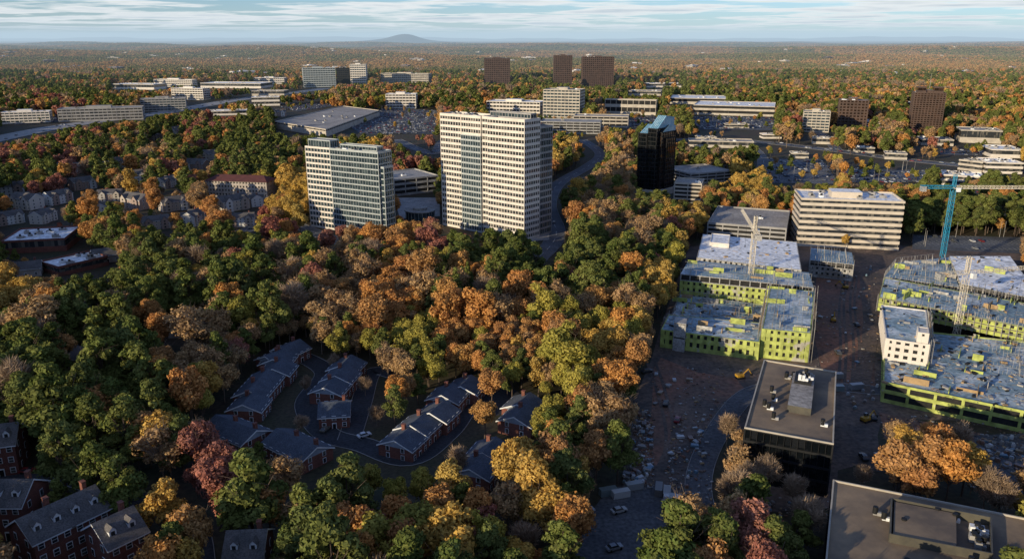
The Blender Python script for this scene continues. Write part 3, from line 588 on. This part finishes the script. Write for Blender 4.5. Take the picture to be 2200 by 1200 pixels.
road('residential_road',[(-60,1050),(110,1020),(250,1060),(400,1120),(430,1230)],7,m_asph3,False)
OPEN.append([(0,1040),(60,1030),(110,1060),(60,1080),(0,1070)])
road('residential_road',[(0,740),(150,700),(280,740),(330,760)],6,m_asph3,False)
road('open_road',[(440,520),(520,498),(600,475),(690,505),(760,530)],11,op=True)
road('open_road',[(1150,560),(1195,505),(1178,440),(1200,395),(1262,358),(1290,330),(1250,300)],12,op=True)
patch('plaza',m_conc,[(845,425),(945,425),(945,465),(860,470)])
patch('plaza',m_conc,[(1140,470),(1180,470),(1180,515),(1130,520)])
road('highway',[(-60,310),(130,272),(350,242),(500,216),(640,198),(700,190)],38,m_conc)
road('highway',[(-60,272),(60,262),(140,258)],16,m_conc)
road('avenue',[(1420,300),(1600,303),(1780,322),(1960,345),(2240,372)],20,m_asph)
road('avenue',[(1600,303),(1640,345),(1620,400)],12,m_asph)
road('avenue',[(850,300),(930,330),(960,300),(1040,290)],14,m_asph)
road('avenue',[(1690,246),(1760,285),(1800,325)],12,m_asph)
LOTS=[([(1480,250),(1660,252),(1670,280),(1500,278)],.1,.5),([(1645,342),(1765,343),(1805,396),(1650,393)],.1,.3),([(1815,362),(1995,368),(1995,392),(1825,392)],.05,.5),([(735,262),(830,232),(945,238),(935,288),(775,288)],.3,.5),([(1960,505),(2210,512),(2210,540),(1960,532)],0,.12),([(2020,320),(2110,324),(2110,336),(2020,332)],.1,.4),([(30,250),(120,246),(125,262),(30,268)],.1,.4),([(1300,262),(1400,248),(1420,258),(1350,278)],.1,.4),([(600,230),(680,222),(730,226),(640,240)],.1,.4),([(2070,404),(2200,404),(2200,420),(2070,420)],.1,.4)]
def pip(px,py,poly):
    ins=np.zeros(np.shape(px),bool); n=len(poly)
    for i in range(n):
        x1,y1=poly[i];x2,y2=poly[(i+1)%n]
        if y1==y2: continue
        c=((y1>py)!=(y2>py))&(px<(x2-x1)*(py-y1)/(y2-y1)+x1); ins^=c
    return ins
cars=[]
for pts,ro,occ in LOTS:
    w=patch('car_park',m_asph,pts); cx=sum(a for a,b in w)/len(w);cy=sum(b for a,b in w)/len(w); S=M()
    c_,s_=math.cos(ro),math.sin(ro)
    for rr_ in range(-12,13):
        for off in(-2.6,2.6):
            den=random.choice([.2,.8,1.5,1.2])
            for k in range(-60,61):
                lx,ly=k*2.8,rr_*18+off; x=cx+lx*c_-ly*s_;y=cy+lx*s_+ly*c_
                if pip(np.array([x]),np.array([y]),w)[0]:
                    if random.random()<occ*den: cars.append((x,y,ro+1.57+(3.14 if random.random()<.5 else 0)))
                    if cy<800: S.box(x+1.4*c_,y+1.4*s_,LV[0]+.02,.12,4.8,.01,ro)
    S.obj('parking_markings',m_line,None,kind='structure')
for u,v,ro in [(783,938,.6),(700,925,1.2),(845,800,.3),(1220,1150,.4),(1260,1100,.4),(1888,985,1.5),(1855,985,1.5),(1875,900,1.4),(1320,1180,.4),(60,1015,.2),(170,1010,.1),(640,775,1),(985,870,2.2),(1190,480,1.5),(1185,410,1.2),(540,492,.4),(1330,1100,.4),(1430,870,1.3),(1455,905,1.2),(1390,800,.4),(1800,760,1.5),(1840,700,1.5)]:
    cars.append((*P(u,v),ro))
for _ in range(50):
    c=cr([P(*p) for p in [(-60,310),(130,272),(350,242),(500,216),(640,198)]]); i=random.randrange(len(c)-1); a=Vector(c[i]);b=Vector(c[i+1]); e=(b-a).normalized(); q=a.lerp(b,random.random())+Vector((-e.y,e.x))*random.choice([-13,-9,-5,5,9,13]); cars.append((q.x,q.y,math.atan2(e.y,e.x)))
for _ in range(40):
    c=cr([P(*p) for p in [(1420,300),(1600,303),(1780,322),(1960,345),(2240,372)]]); i=random.randrange(len(c)-1); a=Vector(c[i]);b=Vector(c[i+1]); e=(b-a).normalized(); q=a.lerp(b,random.random())+Vector((-e.y,e.x))*random.choice([-7,-3,3,7]); cars.append((q.x,q.y,math.atan2(e.y,e.x)))
def carmesh():
    S=M(); k=len(S.v)
    prof=[(-2.2,.35),(-2.25,.85),(-1.9,1.0),(1.1,.98),(2.1,.82),(2.25,.4)]
    for s in(-.88,.88): S.v+=[(x,s,z) for x,z in prof]
    n=len(prof)
    for i in range(n): j=(i+1)%n; S.f.append((i,j,n+j,n+i)); S.m.append(0)
    S.f.append(tuple(range(n)));S.m.append(0);S.f.append(tuple(range(n,2*n)));S.m.append(0)
    b=[(-1.75,.98),(-1.2,1.45),(.3,1.45),(1.05,.98)]; k=len(S.v)
    for s,t in((-.82,-.66),(.82,.66)): S.v+=[(x,(s if z<1 else t),z) for x,z in b]
    S.f+=[(k,k+1,k+2,k+3),(k+4,k+5,k+6,k+7),(k,k+1,k+5,k+4),(k+2,k+3,k+7,k+6)];S.m+=[1]*4; S.f.append((k+1,k+2,k+6,k+5));S.m.append(0)
    for x in(-1.4,1.4):
        for y in(-.82,.82):
            kk=len(S.v); S.v+=[(x+.34*math.cos(t*.7854),y+d,.34+.34*math.sin(t*.7854)) for d in(-.1,.1) for t in range(8)]
            for i in range(8): j=(i+1)%8; S.f.append((kk+i,kk+j,kk+8+j,kk+8+i));S.m.append(2)
            S.f.append(tuple(range(kk,kk+8)));S.m.append(2);S.f.append(tuple(range(kk+8,kk+16)));S.m.append(2)
    return S.mesh('parked_car',[m_paint,m_gdark,m_tyre])
cm=carmesh(); cars.sort(key=lambda c:c[1])
for x,y,ro in cars[:290]:
    o=bpy.data.objects.new('parked_car',cm); o.location=(x,y,.2); o.rotation_euler=(0,0,ro); link(o)
    o['label']='passenger car standing on grey asphalt'; o['category']='car'; o['group']='cars parked and driving in the district'
def gn(name,pts,idx,rot,scl,objs):
    col=bpy.data.collections.new(name+'_shapes')
    for o in objs: col.objects.link(o)
    me=bpy.data.meshes.new(name); me.from_pydata(pts,[],[])
    a=me.attributes.new('idx','INT','POINT'); a.data.foreach_set('value',np.asarray(idx,dtype=np.int32))
    a=me.attributes.new('rotz','FLOAT','POINT'); a.data.foreach_set('value',np.asarray(rot,dtype=np.float32))
    a=me.attributes.new('scl','FLOAT_VECTOR','POINT'); a.data.foreach_set('vector',np.asarray(scl,dtype=np.float32).ravel())
    g=bpy.data.node_groups.new(name,'GeometryNodeTree'); g.interface.new_socket('Geometry',in_out='INPUT',socket_type='NodeSocketGeometry'); g.interface.new_socket('Geometry',in_out='OUTPUT',socket_type='NodeSocketGeometry')
    N=g.nodes.new;L=g.links.new; gi=N('NodeGroupInput');go=N('NodeGroupOutput');mp=N('GeometryNodeMeshToPoints');ci=N('GeometryNodeCollectionInfo');ip=N('GeometryNodeInstanceOnPoints')
    ci.inputs['Collection'].default_value=col; ci.inputs['Separate Children'].default_value=True; ci.inputs['Reset Children'].default_value=True
    def na(n,t): q=N('GeometryNodeInputNamedAttribute'); q.data_type=t; q.inputs['Name'].default_value=n; return q.outputs['Attribute']
    cx=N('ShaderNodeCombineXYZ'); er=N('FunctionNodeEulerToRotation'); L(na('rotz','FLOAT'),cx.inputs[2]); L(cx.outputs[0],er.inputs[0])
    L(gi.outputs[0],mp.inputs[0]); L(mp.outputs[0],ip.inputs['Points']); L(ci.outputs[0],ip.inputs['Instance']); ip.inputs['Pick Instance'].default_value=True
    L(na('idx','INT'),ip.inputs['Instance Index']); L(er.outputs[0],ip.inputs['Rotation']); L(na('scl','FLOAT_VECTOR'),ip.inputs['Scale']); L(ip.outputs[0],go.inputs[0])
    o=bpy.data.objects.new(name,me); link(o); md=o.modifiers.new('scatter','NODES'); md.node_group=g; o['kind']='stuff'; return o
rest=cars[290:]
if rest: gn('distant_parked_cars',[(x,y,.2) for x,y,r in rest],[0]*len(rest),[r for x,y,r in rest],[(1,1,1)]*len(rest),[bpy.data.objects.new('car_shape_000',cm)])
c=thing('street_lamp','tall double armed parking lot lamp post','street lamp'); S=M(); S.beam((0,0,0),(0,0,10),.2,0,.12,6); S.obj('post',m_steel,c); S=M(); S.beam((-1.2,0,10),(1.2,0,10),.1); S.box(-1.3,0,9.9,.8,.4,.2);S.box(1.3,0,9.9,.8,.4,.2); S.obj('lamp_head',m_dkm,c)
pl=[(*rp(1500,1660,252,280),0,1) for _ in range(14)]+[(*rp(1660,1990,362,393),0,1) for _ in range(16)]+[(*rp(1980,2190,508,535),0,1) for _ in range(6)]+[(*rp(780,930,240,288),0,1) for _ in range(8)]
grp(c,pl,'parking lot lamps')
# ---------------- distant small buildings
ND=110
for i in range(ND):
    y=2500*math.exp(random.random()*1.15); x=random.uniform(-.62,.62)*y; L=random.uniform(20,80);D=random.uniform(20,50);hh=random.choice([6,7,8,10,14]); z=float(hills(np.float64(x),np.float64(y)))+7
    B=M(); ro=random.random()*1.5; B.box(x,y,z,L,D,hh,ro,0,1); B.box(x,y,z+hh,L*.3,D*.3,3,ro,0)
    for f in range(max(1,int(hh/5))): B.box(x,y,z+2+f*5,L+.3,D+.3,1.8,ro,2)
    r=thing('distant_building','pale flat roofed building rising from distant woods','building',(x,y,z),'distant buildings in the woods'); B.obj('building_shell',[random.choice([m_white,m_cream,m_cream,m_brown]),m_roofw,m_gdark],r)
    FOOT.append([(x-L*.6,y-L*.9),(x+L*.6,y-L*.9),(x+L*.6,y+L*.5),(x-L*.6,y+L*.5)])
# ---------------- mountains
def ridge(name,y,x0,x1,fn,m,dep=1500):
    S=M(); n=160; xs_=np.linspace(x0,x1,n)
    for a,b in zip(xs_[:-1],xs_[1:]):
        S.poly([(a,y-dep,0),(b,y-dep,0),(b,y,fn(b)),(a,y,fn(a))]); S.poly([(a,y,fn(a)),(b,y,fn(b)),(b,y+dep,0),(a,y+dep,0)])
    S.obj(name,m,None,kind='structure')
X0=(885-1100)/1711*22000*1.02
ridge('mountain',22000,X0-4500,X0+4500,lambda x:max(0,120*math.exp(-((x-X0)/380)**2)*(1+.08*math.sin(x/140))+112*math.exp(-((x-X0+150)/1100)**2)),m_mount)
ridge('mountain_ridge',44000,-29000,29000,lambda x:90+100*math.exp(-((x-21000)/5500)**2)+85*math.exp(-((x+9000)/6000)**2)+60*math.exp(-((x+22000)/2500)**2)+22*math.sin(x/900)+14*math.sin(x/370+1),m_mount,3000)
# ---------------- trees
def limbs(kind,r):
    S=M(); S.beam((0,0,-.3),(r.normal()*.3,r.normal()*.3,9),.38,0,.24,7)
    if kind in 'PC': S.beam((0,0,9),(0,0,17),.26,0,.1,6)
    for i in range(9 if kind not in 'BT' else 18):
        t=r.random()*6.28; z=r.uniform(5.5,10); z2=r.uniform(11,17); q=r.uniform(1.5,4.5); a=(0,0,z); b=(math.cos(t)*q,math.sin(t)*q,z2); S.beam(a,b,.17,0,.06,5)
        for k in range(3 if kind not in 'BT' else 9):
            m=Vector(a).lerp(Vector(b),r.uniform(.35,1)); S.beam(m,m+Vector((r.normal()*1.5,r.normal()*1.5,r.uniform(.5,3))),.07,0,.025,3)
    return S
def leaves(kind,seed,n,leaf,nl=32):
    r=np.random.default_rng(seed); k=nl
    if kind=='P':
        k=28; t=np.linspace(0,1,k); a=r.random(k)*6.28; rad=(4.1*(1-t)**.6+.4)*np.sqrt(r.uniform(.2,1,k)); c=np.stack([np.cos(a)*rad,np.sin(a)*rad,7.5+11*t],1); lr=(1.05+.8*(1-t))*r.uniform(.7,1.25,k); sq=.7
    elif kind=='C':
        k=26; t=np.linspace(0,1,k); a=np.arange(k)*2.4; rad=3.0*(1-t); c=np.stack([np.cos(a)*rad,np.sin(a)*rad,3.5+15*t],1); lr=1.6*(1-t)+.55; sq=.8
    else:
        d=r.normal(size=(k,3)); d/=np.linalg.norm(d,axis=1)[:,None]; asp=r.uniform(.8,1.35); c=d*np.array([4.0*r.uniform(.8,1.1),4.0*r.uniform(.8,1.1),4.5*asp])*r.uniform(.4,1.05,k)[:,None]+np.array([0,0,12.2]); lr=r.uniform(.8,2.1,k); sq=1.05
        if kind=='B': lr*=1.3
    w=lr**2; l=r.choice(k,n,p=w/w.sum()); d=r.normal(size=(n,3)); fl=r.random(n)<.5; d[fl,2]=np.abs(d[fl,2]); d/=np.linalg.norm(d,axis=1)[:,None]
    p=c[l]+d*(lr[l]*(r.uniform(.45,1.3,n) if kind!='B' else r.uniform(.1,1.15,n)))[:,None]*np.array([1,1,sq])
    D=np.linalg.norm(p[:,None,:]-c[None],axis=2)/lr[None]; D[np.arange(n),l]=9; ok=(D.min(1)>.5)|(r.random(n)<.1); p=p[ok];d=d[ok];l=l[ok];n=len(p)
    nn=d+r.normal(size=(n,3))*.5; nn/=np.linalg.norm(nn,axis=1)[:,None]; q=r.normal(size=(n,3)); 
    if kind=='B':
        t1=d+r.normal(size=(n,3))*.5+np.array([0,0,.6]); t1/=np.linalg.norm(t1,axis=1)[:,None]; t2=np.cross(t1,q); t2/=np.linalg.norm(t2,axis=1)[:,None]; s=r.uniform(.7,1.2,n)[:,None]; A=t1*leaf*1.5*s; B=t2*leaf*.10
    else:
        t1=np.cross(nn,q); t1/=np.linalg.norm(t1,axis=1)[:,None]; t2=np.cross(nn,t1); s=r.uniform(.26,.62,n)[:,None]*leaf; A=t1*s;B=t2*s*.65
    V=np.stack([p-A-B*.6,p+A*.2-B,p+A+B*.5,p-A*.3+B],1).reshape(-1,3)
    ls=r.uniform(.82,1.18,k); lh=r.random(k); sh=ls[l]*r.uniform(.7,1.25,n); hu=np.clip(lh[l]*.6+r.random(n)*.4,0,1)
    return V,np.repeat(sh,4),np.repeat(hu,4)
def tmesh(name,parts,mats,trunk=None):
    V=np.concatenate([p[0] for p in parts]); nq=len(V)//4; vs=V.tolist(); fs=np.arange(nq*4).reshape(-1,4).tolist(); mi=[0]*nq
    sh=np.concatenate([p[1] for p in parts]); hu=np.concatenate([p[2] for p in parts])
    if trunk:
        k=len(vs); vs+=trunk.v; fs+=[tuple(i+k for i in f) for f in trunk.f]; mi+=[1]*len(trunk.f)
    me=bpy.data.meshes.new(name); me.from_pydata(vs,[],fs); 
    for m in mats: me.materials.append(m)
    me.polygons.foreach_set('material_index',mi)
    for nm,ar in(('shade',sh),('hue',hu)):
        a=me.attributes.new(nm,'FLOAT','POINT'); f=np.ones(len(vs),dtype=np.float32); f[:len(ar)]=ar; a.data.foreach_set('value',f)
    me.update(); return me
KIN=['P','C','G','O','Y','R','B','T']; MATK={'C':'P'}; NV=5
hi={};objs=[];idxof={}
for li,(n,lf) in enumerate([(7000,.82),(1900,1.5),(320,3.2)]):
    for k in KIN:
        for v in range(NV if li<2 else 3):
            r=np.random.default_rng(100*v+ord(k)); lk=k if k in 'PCB' else 'O'; sd=ord(k)*10+v
            nn=n if k not in 'BT' else int(n*(.6 if k=='B' else .55)); pt=leaves(lk,sd,nn,lf if k!='B' else lf*1.15*(1 if li==0 else 1.3)); m=FOL[MATK.get(k,k)]; bk=m_barkp if k in 'BT' else m_bark
            tr=limbs(k,r)
            if li==0: hi[(k,v)]=(tmesh('crown',[pt],[m]),tr.mesh('trunk',[bk]))
            ob=bpy.data.objects.new('tree_shape_%03d'%len(objs),tmesh('tree_shape',[pt],[m,bk],tr if li<2 else None)); idxof[(li,k,v)]=len(objs); objs.append(ob)
CL=[]
for v in range(6):
    r=np.random.default_rng(900+v); parts=[]
    for i in range(26):
        V,sh,hu=leaves('O',5000+v*40+i,90,4.6,8); V=V*np.array([.95,.95,r.uniform(.75,1.05)]); V[:,:2]+=r.uniform(-20,20,2); parts.append((V,sh,np.full(len(V),np.clip(r.uniform(0,.55) if v<3 else r.uniform(.3,1),0,1))))
    ob=bpy.data.objects.new('tree_shape_%03d'%len(objs),tmesh('canopy_shape',parts,[FOL['M']])); CL.append(len(objs)); objs.append(ob)
HINT=[(250,640,130,'P',.7),(90,860,110,'P',.7),(250,880,110,'P',.75),(420,570,90,'P',.5),(1000,590,70,'C',.7),(1150,570,90,'P',.7),(1290,570,90,'P',.65),(480,1050,65,'R',1),(320,700,55,'O',1),(840,655,75,'O',.8),(890,720,55,'G',.9),(1030,760,75,'O',.7),(1230,820,75,'G',.75),(1200,900,60,'G',.75),(1190,960,60,'P',.4),(1140,1020,60,'Y',.9),(860,1060,70,'G',.7),(640,1060,60,'T',.8),(820,1150,100,'O',.6),(960,1130,80,'Y',.4),(1080,1130,60,'T',.7),(1570,1010,75,'B',.9),(1720,1060,60,'B',.9),(1970,980,90,'O',.95),(2110,1040,50,'B',.8),(1530,1180,50,'P',.8),(1650,1180,50,'R',.8),(985,980,50,'B',1),(30,660,50,'Y',.9),(1330,500,80,'T',.6),(1440,540,50,'G',.7),(1430,620,50,'Y',.7),(1390,700,50,'Y',.6),(1300,740,60,'Y',.6),(1480,470,60,'Y',.7),(1580,390,70,'Y',.8),(700,500,50,'R',.8),(610,490,40,'R',.7),(850,495,60,'O',.9),(960,510,60,'R',.6),(630,430,60,'Y',.9),(1280,690,70,'G',.5),(700,620,110,'T',.5),(455,465,45,'O',1),(140,455,60,'O',.8),(550,290,110,'P',.5),(470,265,80,'R',.4),(100,310,110,'R',.4),(870,325,60,'R',.5),(1640,240,50,'P',.6),(1300,380,90,'T',.5),(1560,470,60,'P',.5),(2080,470,130,'P',.8),(1300,900,50,'T',.6),(380,940,80,'T',.4),(430,750,90,'T',.6),(790,300,60,'Y',.6),(1220,320,50,'Y',.5),(1000,720,60,'O',.6),(1500,330,150,'P',.3),(600,720,120,'T',.3)]
hu_=np.array([h[0] for h in HINT],float);hv_=np.array([h[1] for h in HINT],float);hr_=np.array([h[2] for h in HINT],float)
def cand(y0,y1,s,xm):
    out=[]; y=y0
    while y<y1:
        w=.68*y+xm; xs_=np.arange(-w-60,w,s); xs_=xs_+RNG.uniform(-.4,.4,len(xs_))*s; yy=y+RNG.uniform(-.4,.4,len(xs_))*s; out.append(np.stack([xs_,yy],1)); y+=s*.9
    return np.concatenate(out)
bands=[(70,620,6.9,90,0),(620,1300,9.0,60,1),(1300,2700,12.,60,2)]
T=[]
for y0,y1,s,xm,li in bands:
    c=cand(y0,y1,s,xm); x,y=c[:,0],c[:,1]; n=len(x); hh=RNG.normal(16.5,4,n).clip(8,26)*(1 if li<2 else 1.05)
    if li==0: hh=np.where((x<-20)&(y<330),hh*1.08,hh)
    ok=np.ones(n,bool); U=[proj(x,y,hh*f) for f in(0,.5,.95,.2,.35,.65,.8)]
    for p in OPEN:
        for u,v in (U if li else U[:3]): ok&=~pip(u,v,p)
    for f in FOOT: ok&=~pip(x,y,f)
    for (a,b,c0,d,ym) in KEEP:
        for u,v in U[1:3]: ok&=~((u>a)&(u<b)&(v>c0)&(v<d)&(y<ym))
    u,v=U[1]; nz=np.sin(x/47+1.3)*np.sin(y/61)+np.sin(x/23+y/31)*.6+(.9*np.sin(x/210.+.5)*np.sin(y/260.+1) if li else 0)
    for i in np.where(ok)[0]:
        d=((hu_-u[i])**2+(hv_-v[i])**2)/hr_**2; j=int(d.argmin()); k=None
        if d[j]<1 and RNG.random()<HINT[j][4]: k=HINT[j][3]
        if k is None:
            t=RNG.random(); g=.32+.2*nz[i]+(.06 if li else 0)
            if li==0: k='P' if t<g else 'O' if t<g+.20 else 'T' if t<g+.37 else 'B' if t<g+.42 else 'R' if t<g+.46 else 'Y' if t<g+.55 else 'G' if t<g+.66 else 'O'
            else: k='P' if t<g else 'O' if t<g+.24 else 'T' if t<g+.44 else 'B' if t<g+.48 else 'R' if t<g+.52 else 'Y' if t<g+.60 else 'G' if t<g+.68 else 'T'
        h_=hh[i]*(1.08 if k=='P' else 1)
        if 470<u[i]<1190 and 690<v[i]<1010: 
            h_=min(h_,15)
            if k=='B': k='T'
        T.append((x[i],y[i],h_,k,li))
for pts,ro,occ in LOTS:
    if pts[0][1]>500: continue
    for _ in range(12):
        a=random.random(); b=random.random(); w=[P(*p) for p in pts]; x,y=sub(w[:4],a,a,b,b)[0]; T.append((x,y,random.uniform(8,13),random.choice('OYTPGP'),1))
for u,v,hh,k in [(1815,535,9,'Y'),(1885,532,9,'Y'),(985,1035,12,'B'),(785,850,8,'B'),(920,830,8,'B'),(650,940,8,'B'),(810,915,8,'B'),(720,800,8,'B'),(1090,850,8,'P'),(560,1000,8,'P'),(880,850,8,'B'),(660,850,8,'B'),(740,490,17,'P'),(1730,1180,15,'B'),(1640,1075,14,'B'),(1610,1090,14,'B'),(1580,1060,15,'T'),(1560,1110,13,'B'),(1920,1085,20,'O'),(1975,1075,21,'O'),(2030,1090,20,'O'),(1935,1045,19,'Y'),(2005,1035,19,'O'),(2065,1065,17,'Y'),(1960,1110,17,'O'),(2110,1105,14,'B'),(2140,1120,13,'B'),(1925,1000,15,'T'),(2050,1005,15,'B'),(1990,1000,15,'O'),(1850,1060,9,'B'),(2180,1120,9,'Y'),(1640,1235,16,'R'),(1600,1240,13,'O'),(1540,1245,16,'P'),(1480,1240,15,'P'),(1700,1100,12,'B'),(1560,960,12,'B'),(1590,1000,13,'T')]: x,y=P(u,v); T.append((x,y,hh,k,0))
def vis(t):
    u,v=proj(t[0],t[1],t[2]*.7); return -40<u<2240 and v<1230
vi=[i for i,t in enumerate(T) if vis(t)]; vi.sort(key=lambda i:T[i][0]**2+T[i][1]**2); ind=set(vi[:300])
LB={'P':('pine_tree','tall green pine tree with rounded clumpy crown','pine tree'),'C':('conifer_tree','pointed dark green conifer in autumn woodland','conifer'),'G':('broadleaf_tree','yellow-green broadleaf tree starting to turn','tree'),'O':('oak_tree','rust-orange oak tree in autumn leaf','oak tree'),'Y':('tulip_tree','golden yellow autumn tree at woodland edge','tree'),'R':('maple_tree','deep red maple tree in autumn leaf','maple tree'),'B':('bare_tree','leafless grey-brown tree with fine twigs','bare tree'),'T':('hickory_tree','thin tan-leaved tree losing its autumn leaves','tree')}
pts=[];ix=[];rt=[];sc=[]
for i,(x,y,hh,k,li) in enumerate(T):
    ro=random.random()*6.28; s=hh/19.; s=(s*random.uniform(.9,1.22),s*random.uniform(.9,1.22),s)
    if i in ind:
        nm,lb,ca=LB[k]; r=thing(nm,lb,ca,(x,y,0),'autumn woodland trees'); r.rotation_euler=(0,0,ro); r.scale=s; cr_,tk=hi[(k,random.randrange(NV))]
        a=bpy.data.objects.new('crown',cr_);b=bpy.data.objects.new('trunk',tk); a.parent=r;b.parent=r; link(a);link(b)
    else:
        pts.append((x,y,0));ix.append(idxof[(li,k,random.randrange(NV if li<2 else 3))]);rt.append(ro);sc.append(s)
y=2680.
while y<15000:
    s=30*(y/2600.); xs_=np.arange(-.7*y,.7*y,s)
    for x in xs_:
        xx=x+random.uniform(-.4,.4)*s; yy=y+random.uniform(-.4,.4)*s
        if random.random()<.04: continue
        if any(f[0][0]<xx<f[1][0] and f[0][1]<yy<f[2][1] for f in FOOT[-ND:]): continue
        gz=math.sin(xx/430+yy/900)*math.sin(yy/380+1)+.6*math.sin(xx/190-yy/700)+random.uniform(-.5,.5)
        k=s/33.; pts.append((xx,yy,float(hills(np.float64(xx),np.float64(yy)))-1)); ix.append(random.choice(CL[:3] if gz>.1 else CL[3:])); rt.append(random.random()*6.28); sc.append((k,k,random.uniform(.7,1.1)))
    y+=s*.85
gn('woodland',pts,ix,rt,sc,objs)
print('TREES',len(T),len(pts),'CARS',len(cars))
# ---------------- light, sky, glowing haze
EL=math.radians(12.5); sx,sy=-.74,-.67
d=Vector((sx*math.cos(EL),sy*math.cos(EL),math.sin(EL)))
L=bpy.data.lights.new('sun','SUN'); L.energy=5; L.angle=math.radians(.5); L.color=(1,.85,.60); o=bpy.data.objects.new('sun',L); o.rotation_euler=(-d).to_track_quat('-Z','Y').to_euler(); link(o)
W=bpy.data.worlds.new('World'); SC.world=W; W.use_nodes=True; n=W.node_tree; n.nodes.clear(); N=n.nodes.new; K=n.links.new
sk=N('ShaderNodeTexSky'); sk.sky_type='NISHITA'; sk.sun_disc=False; sk.sun_elevation=EL; sk.sun_rotation=math.atan2(sx,sy)%6.28318; sk.altitude=200; sk.dust_density=.2; sk.ozone_density=2.5
tt=N('ShaderNodeVectorMath'); tt.operation='MULTIPLY'; tt.inputs[1].default_value=(.72,.98,1.52); K(sk.outputs[0],tt.inputs[0])
tc=N('ShaderNodeTexCoord'); sp=N('ShaderNodeSeparateXYZ'); K(tc.outputs['Generated'],sp.inputs[0])
ad=N('ShaderNodeMath'); ad.operation='ADD'; ad.inputs[1].default_value=.022; K(sp.outputs[2],ad.inputs[0]); mx_=N('ShaderNodeMath'); mx_.operation='MAXIMUM'; mx_.inputs[1].default_value=.02; K(ad.outputs[0],mx_.inputs[0])
dx=N('ShaderNodeMath');dx.operation='DIVIDE';K(sp.outputs[0],dx.inputs[0]);K(mx_.outputs[0],dx.inputs[1]); dy=N('ShaderNodeMath');dy.operation='DIVIDE';K(sp.outputs[1],dy.inputs[0]);K(mx_.outputs[0],dy.inputs[1])
cb=N('ShaderNodeCombineXYZ');K(dx.outputs[0],cb.inputs[0]);K(dy.outputs[0],cb.inputs[1]); ns=N('ShaderNodeTexNoise'); ns.inputs['Scale'].default_value=.3; ns.inputs['Detail'].default_value=8; ns.inputs['Roughness'].default_value=.58; K(cb.outputs[0],ns.inputs['Vector'])
cr2=N('ShaderNodeValToRGB'); cr2.color_ramp.elements[0].position=.45; cr2.color_ramp.elements[1].position=.53; K(ns.outputs[0],cr2.inputs[0])
fz=N('ShaderNodeMapRange'); fz.inputs[1].default_value=.004; fz.inputs[2].default_value=.014; fz.inputs[4].default_value=.95; K(sp.outputs[2],fz.inputs[0]); ml=N('ShaderNodeMath'); ml.operation='MULTIPLY'; K(cr2.outputs[0],ml.inputs[0]); K(fz.outputs[0],ml.inputs[1])
f2=N('ShaderNodeMapRange'); f2.inputs[1].default_value=.1; f2.inputs[2].default_value=.3; f2.inputs[3].default_value=1; f2.inputs[4].default_value=.2; K(sp.outputs[2],f2.inputs[0]); m2=N('ShaderNodeMath'); m2.operation='MULTIPLY'; K(ml.outputs[0],m2.inputs[0]); K(f2.outputs[0],m2.inputs[1])
cc=N('ShaderNodeValToRGB'); cc.color_ramp.elements[0].position=.50; cc.color_ramp.elements[0].color=(.93,.93,.91,1); cc.color_ramp.elements[1].position=.66; cc.color_ramp.elements[1].color=(.52,.59,.65,1); K(ns.outputs[0],cc.inputs[0])
cs=N('ShaderNodeVectorMath'); cs.operation='SCALE'; cs.inputs['Scale'].default_value=9.5; K(cc.outputs[0],cs.inputs[0])
mx=N('ShaderNodeMix'); mx.data_type='RGBA'; K(m2.outputs[0],mx.inputs['Factor']); K(tt.outputs[0],mx.inputs['A']); K(cs.outputs[0],mx.inputs['B'])
bg=N('ShaderNodeBackground'); bg.inputs[1].default_value=.11; K(mx.outputs['Result'],bg.inputs[0]); wo=N('ShaderNodeOutputWorld'); K(bg.outputs[0],wo.inputs[0])
DEN=4.2e-5
m,n=nt('emissive_haze'); va=n.nodes.new('ShaderNodeVolumeAbsorption'); va.inputs['Density'].default_value=DEN; va.inputs['Color'].default_value=(0,0,0,1); ve=n.nodes.new('ShaderNodeEmission'); ve.inputs['Color'].default_value=(.50,.65,.78,1); ve.inputs['Strength'].default_value=DEN  # haze brightness put in as faint volume emission, not scattered light
sa=n.nodes.new('ShaderNodeAddShader'); oo=n.nodes.new('ShaderNodeOutputMaterial'); n.links.new(va.outputs[0],sa.inputs[0]); n.links.new(ve.outputs[0],sa.inputs[1]); n.links.new(sa.outputs[0],oo.inputs['Volume'])
S=M(); S.box(0,26000,-60,64000,49000,420); S.obj('emissive_haze_box',m,None,kind='structure')
cam=bpy.data.cameras.new('Camera'); co=bpy.data.objects.new('Camera',cam); link(co); co.location=(0,0,H); co.rotation_euler=(math.pi/2-TH,0,0); cam.sensor_width=36; cam.lens=36*F/2200; cam.clip_start=1; cam.clip_end=120000
SC.camera=co
SC.view_settings.view_transform='Standard'; SC.view_settings.look='None'; SC.view_settings.exposure=0
